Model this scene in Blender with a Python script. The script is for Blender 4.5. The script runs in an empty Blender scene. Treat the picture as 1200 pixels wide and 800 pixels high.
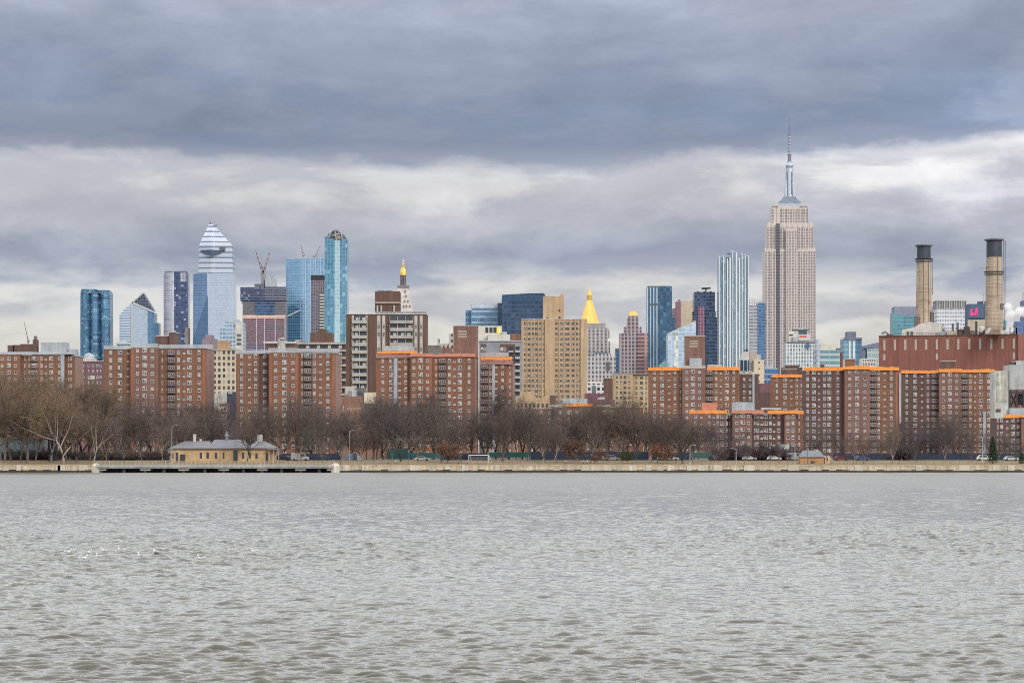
import bpy, math, random
import numpy as np
from mathutils import Vector, Matrix
random.seed(7)
R = math.radians
F, CX, HZ, EYE, ZG = 3150.0, 600.0, 529.0, 6.0, 3.5   # focal length in photo pixels, centre column, horizon row, eye height, city ground
sc = bpy.context.scene
COL = sc.collection

# ------------------------------------------------------------------ node helpers
class NT:
    def __init__(s, tree):
        s.t = tree; s.n = tree.nodes; s.l = tree.links
    def node(s, typ, **kw):
        n = s.n.new(typ)
        for k, v in kw.items(): setattr(n, k, v)
        return n
    def put(s, sock, v):
        if hasattr(v, 'is_output') or isinstance(v, bpy.types.NodeSocket): s.l.new(v, sock)
        else:
            if hasattr(sock.default_value, '__len__') and len(sock.default_value) == 4 and len(v) == 3: v = (*v, 1)
            sock.default_value = v
    def m(s, op, a, b=0.0, c=None, clamp=False):
        n = s.node('ShaderNodeMath', operation=op); n.use_clamp = clamp
        s.put(n.inputs[0], a); s.put(n.inputs[1], b)
        if c is not None: s.put(n.inputs[2], c)
        return n.outputs[0]
    def mix(s, f, a, b, blend='MIX'):
        n = s.node('ShaderNodeMix', data_type='RGBA', blend_type=blend)
        s.put(n.inputs[0], f); s.put(n.inputs[6], a); s.put(n.inputs[7], b)
        return n.outputs[2]
    def sep(s, v):
        n = s.node('ShaderNodeSeparateXYZ'); s.put(n.inputs[0], v); return n.outputs
    def comb(s, x, y, z=0.0):
        n = s.node('ShaderNodeCombineXYZ')
        for i, v in enumerate((x, y, z)): s.put(n.inputs[i], v)
        return n.outputs[0]
    def noise(s, vec, scale=1.0, detail=4.0, rough=.55, dist=0.0):
        n = s.node('ShaderNodeTexNoise'); s.put(n.inputs['Vector'], vec)
        n.inputs['Scale'].default_value = scale; n.inputs['Detail'].default_value = detail
        n.inputs['Roughness'].default_value = rough; n.inputs['Distortion'].default_value = dist
        return n.outputs[0]
    def white(s, vec):
        n = s.node('ShaderNodeTexWhiteNoise'); s.put(n.inputs['Vector'], vec); return n.outputs[0]
    def rng(s, v, a, b, c, d):
        n = s.node('ShaderNodeMapRange'); s.put(n.inputs[0], v)
        for i, x in enumerate((a, b, c, d)): n.inputs[1+i].default_value = x
        return n.outputs[0]
    def ramp(s, f, stops):
        n = s.node('ShaderNodeValToRGB'); e = n.color_ramp.elements
        while len(e) < len(stops): e.new(0.5)
        for x, (p, c) in zip(e, stops): x.position = p; x.color = (*c, 1)
        s.put(n.inputs[0], f); return n.outputs[0]

def new_mat(name):
    m = bpy.data.materials.new(name); m.use_nodes = True
    nt = NT(m.node_tree); b = nt.n['Principled BSDF']
    return m, nt, b

MATS = {}
def mat(name, col=None, rough=.75, metal=0.0, var=.22, scale=.25, streak=0.0, tint=False):
    """plain weathered surface: base colour with blotchy wear, a little vertical streaking, and a slight difference per object"""
    if name in MATS: return MATS[name]
    m, nt, b = new_mat(name)
    tc = nt.node('ShaderNodeTexCoord')
    o = tc.outputs['Object']
    n1 = nt.noise(o, scale, 5)
    f = nt.rng(n1, .25, .75, 1-var, 1+var)
    if streak:
        x, y, z = nt.sep(o)
        n2 = nt.noise(nt.comb(nt.m('MULTIPLY', x, 1.6), nt.m('MULTIPLY', y, 1.6), nt.m('MULTIPLY', z, .06)), 1.0, 4)
        f = nt.m('MULTIPLY', f, nt.rng(n2, .3, .7, 1-streak, 1+streak*.6))
    oi = nt.node('ShaderNodeObjectInfo')
    if tint:
        base = oi.outputs['Color']
        f = nt.m('MULTIPLY', f, nt.rng(oi.outputs['Random'], 0, 1, .8, 1.15))
    else: base = (*col, 1)
    c = nt.mix(1.0, base, nt.comb(f, f, f), 'MULTIPLY')
    nt.put(b.inputs['Base Color'], c)
    b.inputs['Roughness'].default_value = rough; b.inputs['Metallic'].default_value = metal
    MATS[name] = m
    return m

def brick(name, c1, c2, band=None, fh=2.66):
    """brickwork: courses too fine to see at this range, so two brick tones in blotches, soot streaks, and slightly redder belts between the floors"""
    if name in MATS: return MATS[name]
    m, nt, b = new_mat(name)
    o = nt.node('ShaderNodeTexCoord').outputs['Object']
    x, y, z = nt.sep(o)
    n1 = nt.noise(o, .11, 6, .65)
    n2 = nt.noise(nt.comb(nt.m('MULTIPLY', x, .9), nt.m('MULTIPLY', y, .9), nt.m('MULTIPLY', z, .05)), 1.0, 5)
    c = nt.mix(nt.rng(n1, .35, .65, 0, 1), c1, c2)
    bt = nt.node('ShaderNodeTexBrick'); nt.put(bt.inputs['Vector'], nt.comb(nt.m('ADD', x, y), z, 0))
    bt.inputs['Scale'].default_value = 1.0
    bt.inputs['Brick Width'].default_value = .42; bt.inputs['Row Height'].default_value = .16; bt.inputs['Mortar Size'].default_value = .016
    bt.inputs['Color1'].default_value = (1.12, 1.1, 1.1, 1); bt.inputs['Color2'].default_value = (.8, .8, .8, 1); bt.inputs['Mortar'].default_value = (1.25, 1.35, 1.4, 1)
    c = nt.mix(1.0, c, bt.outputs['Color'], 'MULTIPLY')
    fl = nt.node('ShaderNodeTexNoise'); nt.put(fl.inputs['Vector'], nt.comb(nt.m('MULTIPLY', x, .06), nt.m('MULTIPLY', y, .06), nt.m('MULTIPLY', z, 1.1)))
    fl.inputs['Scale'].default_value = 1.0; fl.inputs['Detail'].default_value = 2
    if band: c = nt.mix(nt.rng(fl.outputs[0], .52, .64, 0, .75), c, band)
    f = nt.rng(n2, .3, .7, .78, 1.16)
    c = nt.mix(1.0, c, nt.comb(f, f, f), 'MULTIPLY')
    nt.put(b.inputs['Base Color'], c); b.inputs['Roughness'].default_value = .88
    MATS[name] = m
    return m

def facade(name, pier, span, pane, bw, fh, mf, ff, var=.35, metal=0.0, rough=.25, frough=.6, tintvar=None, big=.0):
    """storeys and bays of a far wall: piers every bw metres, spandrels every fh metres, panes between, each pane a little different"""
    if name in MATS: return MATS[name]
    m, nt, b = new_mat(name)
    tc = nt.node('ShaderNodeTexCoord'); o = tc.outputs['Object']
    x, y, z = nt.sep(o); nx, ny, nz = nt.sep(tc.outputs['Normal'])
    u = nt.m('ADD', nt.m('MULTIPLY', x, nt.m('ABSOLUTE', ny)), nt.m('MULTIPLY', y, nt.m('ABSOLUTE', nx)))
    ub = nt.m('DIVIDE', u, bw); zb = nt.m('DIVIDE', z, fh)
    if metal >= .4:
        var *= .55; pane = tuple(c*.88+.02 for c in pane); L_ = sum(pane)/3; pane = tuple(c*.86+L_*.14 for c in pane)
    mp = nt.m('LESS_THAN', nt.m('FRACT', ub), mf); ms = nt.m('LESS_THAN', nt.m('FRACT', zb), ff)
    w = nt.white(nt.comb(nt.m('FLOOR', ub), nt.m('FLOOR', zb), 3.0))
    n = nt.noise(nt.comb(nt.m('MULTIPLY', x, .16), nt.m('MULTIPLY', y, .16), nt.m('MULTIPLY', z, .014)), 1.0, 4, .6)  # broad vertical streaks that put reflections into the pane colour
    f = nt.m('MULTIPLY', nt.rng(w, 0, 1, 1-var, 1+var), nt.rng(n, .3, .7, 1-big, 1+big))
    pc = nt.mix(1.0, pane, nt.comb(f, f, f), 'MULTIPLY')
    if tintvar: pc = nt.mix(nt.m('GREATER_THAN', nt.white(nt.comb(nt.m('FLOOR', ub), nt.m('FLOOR', zb), 9.0)), .86), pc, tintvar)
    nf = nt.noise(o, .08, 5)
    g = nt.rng(nf, .3, .7, .88, 1.12)
    fr = nt.mix(1.0, nt.mix(mp, span, pier), nt.comb(g, g, g), 'MULTIPLY')
    isf = nt.m('MAXIMUM', mp, ms)
    nt.put(b.inputs['Base Color'], nt.mix(isf, pc, fr))
    nt.put(b.inputs['Roughness'], nt.m('ADD', nt.m('MULTIPLY', isf, frough-rough), rough))
    nt.put(b.inputs['Metallic'], nt.m('MULTIPLY', nt.m('SUBTRACT', 1.0, isf), metal))
    MATS[name] = m
    return m

# ------------------------------------------------------------------ mesh builder
class MB:
    def __init__(s): s.v, s.f, s.k = [], [], []
    def poly(s, vs, fs, k=0):
        o = len(s.v); s.v += [tuple(v) for v in vs]
        for f in fs: s.f.append(tuple(i+o for i in f)); s.k.append(k)
        return s
    def box(s, x0, x1, y0, y1, z0, z1, k=0):
        return s.poly([(x0,y0,z0),(x1,y0,z0),(x1,y1,z0),(x0,y1,z0),(x0,y0,z1),(x1,y0,z1),(x1,y1,z1),(x0,y1,z1)],
                      [(0,3,2,1),(4,5,6,7),(0,1,5,4),(1,2,6,5),(2,3,7,6),(3,0,4,7)], k)
    def frus(s, a, z0, b, z1, k=0):
        (x0,x1,y0,y1), (X0,X1,Y0,Y1) = a, b
        return s.poly([(x0,y0,z0),(x1,y0,z0),(x1,y1,z0),(x0,y1,z0),(X0,Y0,z1),(X1,Y0,z1),(X1,Y1,z1),(X0,Y1,z1)],
                      [(0,3,2,1),(4,5,6,7),(0,1,5,4),(1,2,6,5),(2,3,7,6),(3,0,4,7)], k)
    def prism(s, p, z0, z1, k=0, top=1.0):
        n = len(p); cx = sum(a[0] for a in p)/n; cy = sum(a[1] for a in p)/n
        vs = [(a, b, z0) for a, b in p] + [(cx+(a-cx)*top, cy+(b-cy)*top, z1) for a, b in p]
        return s.poly(vs, [tuple(range(n-1,-1,-1)), tuple(range(n,2*n))] + [(i,(i+1)%n,n+(i+1)%n,n+i) for i in range(n)], k)
    def ext(s, p, y0, y1, k=0):
        """outline in x,z (counter-clockwise seen from the front) given depth from y0 to y1"""
        n = len(p)
        return s.poly([(a,y0,b) for a,b in p]+[(a,y1,b) for a,b in p], [tuple(range(n)), tuple(range(2*n-1,n-1,-1))]+[(i,n+i,n+(i+1)%n,(i+1)%n) for i in range(n)], k)
    def lathe(s, cx, cy, prof, n=16, k=0, ph=0.0):
        vs = []
        for r, z in prof: vs += [(cx+r*math.cos(ph+2*math.pi*i/n), cy+r*math.sin(ph+2*math.pi*i/n), z) for i in range(n)]
        fs = [(j*n+i, j*n+(i+1)%n, (j+1)*n+(i+1)%n, (j+1)*n+i) for j in range(len(prof)-1) for i in range(n)]
        fs += [tuple(range(n-1,-1,-1)), tuple(range((len(prof)-1)*n, len(prof)*n))]
        return s.poly(vs, fs, k)
    def tube(s, pts, rad, n=5, k=0):
        o = len(s.v); up = Vector((0,0,1))
        P = [Vector(p) for p in pts]
        for i, p in enumerate(P):
            d = (P[min(i+1,len(P)-1)]-P[max(i-1,0)]).normalized()
            a = d.cross(up if abs(d.z) < .95 else Vector((1,0,0))).normalized(); b = d.cross(a)
            r = rad[i] if hasattr(rad, '__len__') else rad
            for j in range(n):
                t = 2*math.pi*j/n; q = p + (a*math.cos(t)+b*math.sin(t))*r
                s.v.append((q.x,q.y,q.z))
        for i in range(len(P)-1):
            for j in range(n):
                s.f.append((o+i*n+j, o+i*n+(j+1)%n, o+(i+1)*n+(j+1)%n, o+(i+1)*n+j)); s.k.append(k)
        return s
    def add(s, o, dx=0, dy=0, dz=0, remap=None):
        b = len(s.v); s.v += [(x+dx,y+dy,z+dz) for x,y,z in o.v]
        s.f += [tuple(i+b for i in f) for f in o.f]; s.k += [remap[k] if remap else k for k in o.k]
        return s
    def mesh(s, name, mats, smooth=False):
        me = bpy.data.meshes.new(name); me.from_pydata(s.v, [], s.f)
        for m in (mats if isinstance(mats, (list,tuple)) else [mats] if mats else []): me.materials.append(m)
        me.polygons.foreach_set('material_index', s.k)
        if smooth: me.polygons.foreach_set('use_smooth', [True]*len(s.f))
        me.update(); return me
    def build(s, name, mats, parent=None, loc=(0,0,0), smooth=False):
        return link(name, s.mesh(name, mats, smooth), parent, loc)

def link(name, data, parent=None, loc=(0,0,0)):
    o = bpy.data.objects.new(name, data); COL.objects.link(o); o.location = loc
    if parent is not None: o.parent = parent
    return o
def tag(o, label, cat, group=None, kind=None):
    if label: o['label'] = label
    if cat: o['category'] = cat
    if group: o['group'] = group
    if kind: o['kind'] = kind
    return o
def thing(name, label, cat, loc, rz=0, group=None):
    return tag(link(name, None, None, loc), label, cat, group) if not rz else rot(tag(link(name, None, None, loc), label, cat, group), rz)
def rot(o, rz): o.rotation_euler = (0,0,R(rz)); return o
def structure(o): o['kind'] = 'structure'; return o
def at(px, D, z=0.0): return ((px-CX)/F*D, D, z)

class Bld:
    """one building: pixel columns and rows of the photograph measured at its own distance D become metres in its own frame (front face y = 0)"""
    def __init__(s, name, label, cat, px0, px1, D, rz=0, group=None, zg=ZG):
        s.pc = (px0+px1)/2; s.s = D/F; s.zg = zg; s.D = D
        s.root = thing(name, label, cat, ((s.pc-CX)*s.s, D, zg), rz, group)
    def X(s, px): return (px-s.pc)*s.s
    def Z(s, py): return EYE+(HZ-py)*s.s-s.zg
    def box(s, name, m, p0, p1, top, bot=None, y0=0.0, y1=20.0, parent=None):
        return MB().box(s.X(p0), s.X(p1), y0, y1, 0 if bot is None else s.Z(bot), s.Z(top)).build(name, m, parent or s.root)
    def out(s, name, m, pts, y0, y1, parent=None):
        p = [(s.X(a), s.Z(b) if b is not None else 0) for a, b in pts]
        area = sum(p[i][0]*p[(i+1)%len(p)][1]-p[(i+1)%len(p)][0]*p[i][1] for i in range(len(p)))
        if area < 0: p.reverse()
        return MB().ext(p, y0, y1).build(name, m, parent or s.root)

# ------------------------------------------------------------------ palette
M_white = mat('white_frame', (.50,.50,.49), .5, var=.1)
M_pane = mat('dark_pane', (.035,.042,.055), .12, var=.3, scale=1.5)
M_pane2 = mat('grey_pane', (.14,.16,.19), .15, var=.3, scale=1.5)
M_blind = mat('pale_blind', (.46,.45,.43), .8, var=.12)
M_cream = mat('cream_blind', (.40,.345,.275), .8, var=.12)
M_ac = mat('air_conditioner', (.45,.45,.44), .6)
M_concrete = mat('pale_concrete', (.42,.40,.37), .85, streak=.2)
M_grey = mat('grey_metal_sheet', (.34,.37,.40), .55, streak=.15)
M_dgrey = mat('dark_grey_metal', (.10,.105,.12), .55)
M_orange = mat('orange_netting', (.80,.27,.045), .7, var=.14, scale=.5)
M_salmon = mat('salmon_netting', (.52,.20,.13), .8, var=.18, scale=.5)
M_rose = mat('dusty_rose_netting', (.33,.17,.145), .85, var=.25, scale=.6)
M_rail = mat('roof_rail_paint', (.40,.43,.47), .6, var=.2)
M_roof = mat('roof_gravel', (.20,.19,.18), .9)
M_steel = mat('galvanised_steel', (.36,.38,.40), .45, .4)
M_black = mat('black_paint', (.02,.022,.026), .5)
B_red = brick('red_brick', (.160,.077,.051), (.20,.098,.064), (.245,.105,.06))
B_light = brick('lit_pink_brick', (.20,.112,.088), (.165,.088,.07), (.225,.115,.085))  # paler pink brick; the lit look of the centre bays is put into it
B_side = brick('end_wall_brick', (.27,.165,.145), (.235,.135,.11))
B_orange = brick('new_orange_brick', (.30,.12,.065), (.25,.10,.06))
B_brown = brick('brown_brick', (.105,.062,.047), (.13,.075,.055))
B_dark = brick('dark_brown_brick', (.118,.064,.053), (.098,.056,.048))  # dark brick; also puts the shade of recessed wings into their colour
B_tan = brick('tan_brick', (.45,.32,.20), (.39,.27,.165))
B_plant = brick('plant_brick', (.235,.092,.07), (.20,.08,.062))
B_purple = brick('purple_brick', (.14,.07,.085), (.17,.085,.095))

# ------------------------------------------------------------------ windows
def win(w, h, v):
    """frame, panes, blind and sometimes an air conditioner of one window; materials: 0 frame, 1 dark pane, 2 blind, 3 unit, 4 grey pane, 5 cream blind"""
    b = MB(); t = .11
    b.box(-w/2, w/2, -.05, .02, 0, t).box(-w/2, w/2, -.05, .02, h-t, h)
    b.box(-w/2, -w/2+t, -.05, .02, t, h-t).box(w/2-t, w/2, -.05, .02, t, h-t)
    n = 1 if w < 1.5 else 2 if w < 2.3 else 3
    cols = [(-w/2+t+i*(w-2*t)/n, -w/2+t+(i+1)*(w-2*t)/n) for i in range(n)]
    for i, (a, c) in enumerate(cols):
        if i: b.box(a-.05, a+.05, -.045, .02, t, h-t)
        fr = ((0,.45,0,.9,.5,.3,0,.7,.25)[(v+i*2) % 9])
        zz = h-t-(h-2*t)*fr
        if fr < 1: b.box(a, c, -.02, .02, t, zz, 1 if (v+i) % 3 else 4)
        if fr > 0: b.box(a, c, -.025, .02, zz, h-t, 5 if v % 4 == 3 else 2)
        if h > 1.2: b.box(a, c, -.04, .02, h*.52, h*.52+.06)
    b.box(-w/2-.05, w/2+.05, -.1, .02, -.1, 0)
    if v in (2, 5, 7) and h > 1.2: b.box(cols[0][0]+.05, min(cols[0][1]-.05, cols[0][0]+.75), -.38, -.03, t, t+.42, 3)
    return b
WMATS = [M_white, M_pane, M_blind, M_ac, M_pane2, M_cream]
WDEF = {'m': (.98,1.38), 'w': (1.5,1.4), 'b': (.85,.5), 's': (1.05,1.0), 'n': (.5,1.35), 'W': (2.3,1.4)}
WIN = {}
M_bronze = mat('bronze_frame', (.20,.17,.14), .5)
DMATS = [M_bronze, M_pane, M_pane2, M_ac, M_pane, mat('dim_blind', (.30,.27,.22), .8)]
def window(kind, v, mats=None):
    mats = mats or WMATS; key = (kind, v, mats[0].name)
    if key not in WIN:
        b = win(*WDEF[kind], v); WIN[key] = (b, b.mesh('window', mats))
    return WIN[key]

class Panes:
    """windows of one building: the hundred that show largest (upper floors, clear of the trees) one by one, the others as one part"""
    def __init__(s, bld, limit=100, mats=None): s.b, s.lim, s.n, s.rest, s.mats = bld, limit, 0, MB(), mats or WMATS
    def put(s, kind, x, y, z):
        v = random.randrange(9); b, me = window(kind, v, s.mats)
        if s.n < s.lim: link('window', me, s.b.root, (x, y, z)); s.n += 1
        else: s.rest.add(b, x, y, z)
    def done(s):
        if s.rest.v: s.rest.build('window', s.mats, s.b.root)['kind'] = 'stuff'

# ------------------------------------------------------------------ brick housing blocks by the river
def housing(label, D, px0, px1, segs, row0, pitch, rz=-4, depth=16, limit=100, bottom=540):
    b = Bld('brick_apartment_tower', label, 'apartment building', px0, px1, D, rz, 'brick apartment towers by the river')
    todo = []
    for g in segs:
        y0 = g.get('y', 0.0); m = g.get('m', B_red)
        w = MB().box(b.X(g['p'][0]), b.X(g['p'][1]), y0, depth+g.get('back', 0), 0, b.Z(g['top']))
        o = w.build('brick_wing', m, b.root)
        MB().box(b.X(g['p'][0])-.12, b.X(g['p'][1])+.12, y0-.12, depth+.12, b.Z(g['top'])+.003, b.Z(g['top'])+.35).build('coping', g.get('cop', M_concrete), o)
        if g.get('side'):
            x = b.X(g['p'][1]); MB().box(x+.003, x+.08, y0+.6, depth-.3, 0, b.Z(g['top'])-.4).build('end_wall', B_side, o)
        for px, kind in g['cols']:
            for r in range(40):
                py = row0+g.get('dr', 0)+r*pitch
                if py > bottom: break
                todo.append((r, kind, b.X(px), y0, b.Z(py+2.4)))
                if kind == 'W': todo.append((r, 'balcony', b.X(px), y0, b.Z(py+2.4)))
        for px in g.get('orange', ()):
            MB().box(b.X(px)-.55, b.X(px)+.55, y0-.04, y0+.3, 0, b.Z(g['top'])-.5).build('repaired_brick_strip', B_orange, o)
        for a, c in g.get('dark', ()):
            MB().box(b.X(a), b.X(c), y0-.03, y0+.3, 0, b.Z(g['top'])-.6).build('recess_shade_panel', B_dark, o)  # darker sheet that puts the shade of the balcony recess into colour
    pn = Panes(b, limit); bal = MB(); nb = 0
    for r, kind, x, y, z in sorted(todo, key=lambda t: (t[0], t[2])):
        if kind == 'balcony':
            q = MB().box(x-1.5, x+1.5, y-.7, y-.003, z-.5, z-.36, 0)
            q.box(x-1.5, x+1.5, y-.7, y-.66, z+.32, z+.4, 1)
            for k in range(7): q.box(x-1.5+k*.49, x-1.44+k*.49, y-.7, y-.66, z-.36, z+.32, 1)
            pass
            if nb < 14: q.build('balcony', [M_dgrey, M_black], b.root); nb += 1
            continue
        pn.put(kind, x, y, z)
    pn.done()
    return b
def netting(b, p0, p1, t, bo, m=None, y=-2.9, d=.5):
    """one run of safety netting: sheets of uneven height and sag between posts"""
    q = MB(); x0, x1, z0, z1 = b.X(p0), b.X(p1), b.Z(bo), b.Z(t); n = max(2, int((x1-x0)/2.4)); rg = random.Random(int(p0*7))
    hs = [z1+rg.gauss(-.05, .11) for _ in range(n+1)]
    for i in range(n):
        a, c = x0+(x1-x0)*i/n, x0+(x1-x0)*(i+1)/n; mid = (hs[i]+hs[i+1])/2-abs(rg.gauss(0, .13)); yy = y+rg.gauss(0, .05)
        q.ext([(a,z0),(c,z0),(c,hs[i+1]),((a+c)/2,mid),(a,hs[i])], yy, yy+d)
        q.box(a-.06, a+.06, y-.12, y+.1, z0, hs[i]+.35, 1)
    q.build('safety_netting', [m or M_orange, M_steel], b.root)
def roof_fence(b, p0, p1, t, bo, y=-.5, y1=None):
    q = MB(); x0, x1, z0, z1 = b.X(p0), b.X(p1), b.Z(bo)-.02, b.Z(t)
    n = max(2, int((x1-x0)/1.6))
    for i in range(n+1): x = x0+(x1-x0)*i/n; q.box(x-.07, x+.07, y, y+.08, z0, z1)
    for k in range(5): z = z0+(z1-z0)*(k+.7)/5; q.box(x0, x1, y+.08, y+.12, z-.1, z+.1)
    q.build('roof_railing', M_rail, b.root)
def bulkhead(b, p0, p1, t, bo, vents=None, y=4.0, m=None):
    m = m or (B_light if vents else None)
    o = MB().box(b.X(p0), b.X(p1), y, y+9, b.Z(bo), b.Z(t)).build('roof_bulkhead', m or B_dark, b.root)
    MB().box(b.X(p0)-.15, b.X(p1)+.15, y-.15, y+9.15, b.Z(t)+.003, b.Z(t)+.3).build('coping', M_concrete, o)
    for k in (vents or []):
        a, c, vt, vb = k
        q = MB(); n = 3
        for i in range(n):
            z1 = b.Z(vt+(vb-vt)*(i+.0)/n); z0 = b.Z(vt+(vb-vt)*(i+.62)/n)
            q.box(b.X(a), b.X(c), y-.06, y+.1, z0, z1)
        q.build('vent_grille', mat('dusty_louvre', (.33,.28,.24), .7), o)
    return o
def roofbox(b, name, m, p0, p1, t, bo, y=1.0, d=5.0):
    return MB().box(b.X(p0), b.X(p1), y, y+d, b.Z(bo), b.Z(t)).build(name, m, b.root)
def chute(b, p0, p1, t, bo, y=-.5):
    return MB().box(b.X(p0), b.X(p1), y, y+.45, b.Z(bo), b.Z(t)).build('debris_chute', M_grey, b.root)

# A
A = housing('red brick apartment tower with grey corrugated roof box, beyond the tallest pale tree', 1030, -20, 88, [
    dict(p=(-22,25.6), top=415.5, y=-2.5, m=B_red, cols=[(-14,'m'),(-6,'w'),(4,'s'),(12,'w'),(20,'s')]),
    dict(p=(25.6,76.5), top=416, cols=[(29,'n'),(34.4,'n'),(40.5,'W'),(48.7,'m'),(54,'b'),(60.3,'w'),(70.4,'m')], orange=(47,)),
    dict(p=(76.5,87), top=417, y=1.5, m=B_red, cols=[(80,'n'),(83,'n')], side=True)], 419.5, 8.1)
roof_fence(A, -20, 42, 412.5, 415.5, -2.6); roofbox(A, 'roof_plant_box', M_grey, 47.5, 76, 401, 412.5, .5, 8)
roofbox(A, 'roof_platform', M_rail, 38, 86, 412.5, 415, -.6, 12)
for a, c, t in ((6,12,404.5),(14,21,404),(21,36,403)): bulkhead(A, a, c, t, 415.5, y=3)
roofbox(A, 'chimney', B_dark, 36, 41, 397.5, 415.5, 3, 3); roofbox(A, 'roof_tank', M_grey, 78, 86.5, 408.5, 416.8, 4, 5)
chute(A, 71.8, 76.2, 415.8, 470)
MB().lathe(A.X(38.5), 4.4, [(.7,A.Z(397.5)),(.7,A.Z(394)),(.35,A.Z(392.8))], 10).build('roof_vent', M_dgrey, A.root)
# B
Bt = housing('red brick apartment tower with wide roof railing, behind the slim whitish forked tree', 940, 121, 251, [
    dict(p=(120.8,155), top=409.6, cols=[(128.8,'m'),(139.7,'w'),(149.4,'b')], y=.4),
    dict(p=(155,186.8), top=407.8, y=-2.5, m=B_light, dr=-2.3, cols=[(162.6,'s'),(171,'w'),(180,'s')], orange=(156.3,)),
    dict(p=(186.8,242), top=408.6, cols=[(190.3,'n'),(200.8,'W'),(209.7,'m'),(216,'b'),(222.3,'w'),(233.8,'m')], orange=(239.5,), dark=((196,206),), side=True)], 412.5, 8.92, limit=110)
roof_fence(Bt, 122, 155, 405, 409, -.2); roof_fence(Bt, 155, 187, 403, 407.4, -2.6); roof_fence(Bt, 187, 250, 404, 408.2, -.4)
bulkhead(Bt, 178.5, 196, 393.5, 408, y=5); bulkhead(Bt, 195.5, 201.5, 389, 408, y=4)
o = MB().lathe(Bt.X(140), 6, [(2.3,Bt.Z(409)),(2.3,Bt.Z(403)),(2.9,Bt.Z(402.6)),(2.6,Bt.Z(401)),(.5,Bt.Z(398.8))], 10).build('roof_water_tank', mat('tank_green', (.25,.31,.30)), Bt.root)
# C
Ct = housing('dark red brick apartment tower with pale roof railing, beyond the yellow park house', 940, 276, 400, [
    dict(p=(275.9,303), top=414.6, cols=[(282.6,'m'),(292,'b'),(299.3,'m')]),
    dict(p=(303,316.4), top=414.6, y=1.0, m=B_dark, cols=[(309.6,'s')]),
    dict(p=(316.4,350), top=413.6, y=-2.5, m=B_red, cols=[(324.3,'s'),(334.4,'w'),(344.7,'s')], dr=-1.0, orange=(318,349)),
    dict(p=(350,393), top=414, cols=[(354,'n'),(360.7,'W'),(368.6,'m'),(376,'b'),(384.6,'m')], orange=(391,), dark=((356,365.5),), side=True)], 416.5, 8.9)
roof_fence(Ct, 276, 316, 410, 414, -.2); roof_fence(Ct, 316, 350, 408, 413, -2.6); roof_fence(Ct, 350, 399, 408.5, 413.4, -.4)
bulkhead(Ct, 308, 323, 401.5, 414, y=5); bulkhead(Ct, 332, 343, 401.5, 414, y=5)
roofbox(Ct, 'roof_plant_box', M_concrete, 323, 332, 399, 414, 4, 7)
q = MB().tube([(Ct.X(306),4.5,Ct.Z(401)),(Ct.X(345),4.5,Ct.Z(401))], .35, 8); q.tube([(Ct.X(325),3.5,Ct.Z(408)),(Ct.X(325),3.5,Ct.Z(396.5)),(Ct.X(331),3.5,Ct.Z(396.5))], .4, 8); q.build('roof_pipe', M_blind, Ct.root)
# D
Dt = housing('red brick tower topped by orange netting, salmon hoarding and a tall vented bulkhead', 1010, 440, 562, [
    dict(p=(440,481.7), top=419.6, cols=[(448.4,'m'),(458.3,'w'),(468,'b'),(475.4,'m')], cop=M_rose),
    dict(p=(481.7,506.6), top=418.6, y=-2.5, cols=[(485.8,'s'),(493.6,'w'),(502,'s')], dr=-.6, orange=(505.4,), cop=M_salmon),
    dict(p=(506.6,556.4), top=418.6, cols=[(511,'n'),(518.4,'W'),(526.6,'m'),(532.7,'b'),(539,'w'),(549.8,'m')], orange=(508.5,), dark=((514,523),), side=True, cop=M_salmon)], 422.3, 8.3, limit=110)
netting(Dt, 441, 482, 414.3, 419.4, M_rose, -.6); netting(Dt, 482, 507, 413.8, 418.2, M_salmon, -3.0); netting(Dt, 507, 557, 414.2, 418.2, M_salmon, -.6)
netting(Dt, 442, 489, 411, 414.2, M_orange, -.9, 1.2); roofbox(Dt, 'roof_plant_box', M_grey, 448, 483, 405, 411, .8, 6)
bulkhead(Dt, 530.5, 557.5, 381.7, 418, [(536,546.5,387,396.5)], 3); chute(Dt, 461.2, 465.6, 418.6, 520)
# E
Et = housing('narrow red brick tower with grey roof box over orange netting, against the tan tower', 1020, 562.6, 603, [
    dict(p=(563.2,594), top=427, cols=[(567.7,'W'),(574.6,'m'),(581.6,'b'),(589,'m')], cop=M_rose, dark=((564,572),)),
    dict(p=(594,600.5), top=427, y=.8, m=B_light, cols=[(597.4,'n')], side=True, orange=(595,))], 428.4, 8.3, depth=14)
netting(Et, 563, 601, 421.8, 427, M_rose, -.6); netting(Et, 563.5, 600, 417.8, 421.8, M_orange, -.9, 1.2); roofbox(Et, 'roof_plant_box', M_grey, 562.8, 594.7, 412.6, 417.8, .8, 6)
chute(Et, 576.8, 580, 424, 530)
# F
Ft = housing('long low brick block nearly hidden by bare trees, orange netting on one end', 945, 607, 752, [
    dict(p=(607,650), top=479, cols=[(613,'m'),(622,'w'),(634,'m'),(644,'m')]),
    dict(p=(650,700), top=477, y=-2.5, m=B_light, cols=[(657,'m'),(668,'w'),(676,'m'),(688,'w')]),
    dict(p=(700,752), top=477.5, cols=[(708,'m'),(716,'w'),(728,'m'),(739,'b'),(746,'m')], orange=(750.5,))], 483, 9, limit=90)
netting(Ft, 663, 695, 472.6, 476.6); roofbox(Ft, 'roof_plant_box', M_grey, 659, 687, 466.8, 472.6, 2, 7); roofbox(Ft, 'roof_edge_board', M_blind, 645, 664, 474.5, 476, -2.6, .4)
roofbox(Ft, 'roof_edge_board', M_blind, 697, 716, 474.5, 476, -.6, .4); bulkhead(Ft, 643.5, 649, 462.5, 479, y=4)
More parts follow.
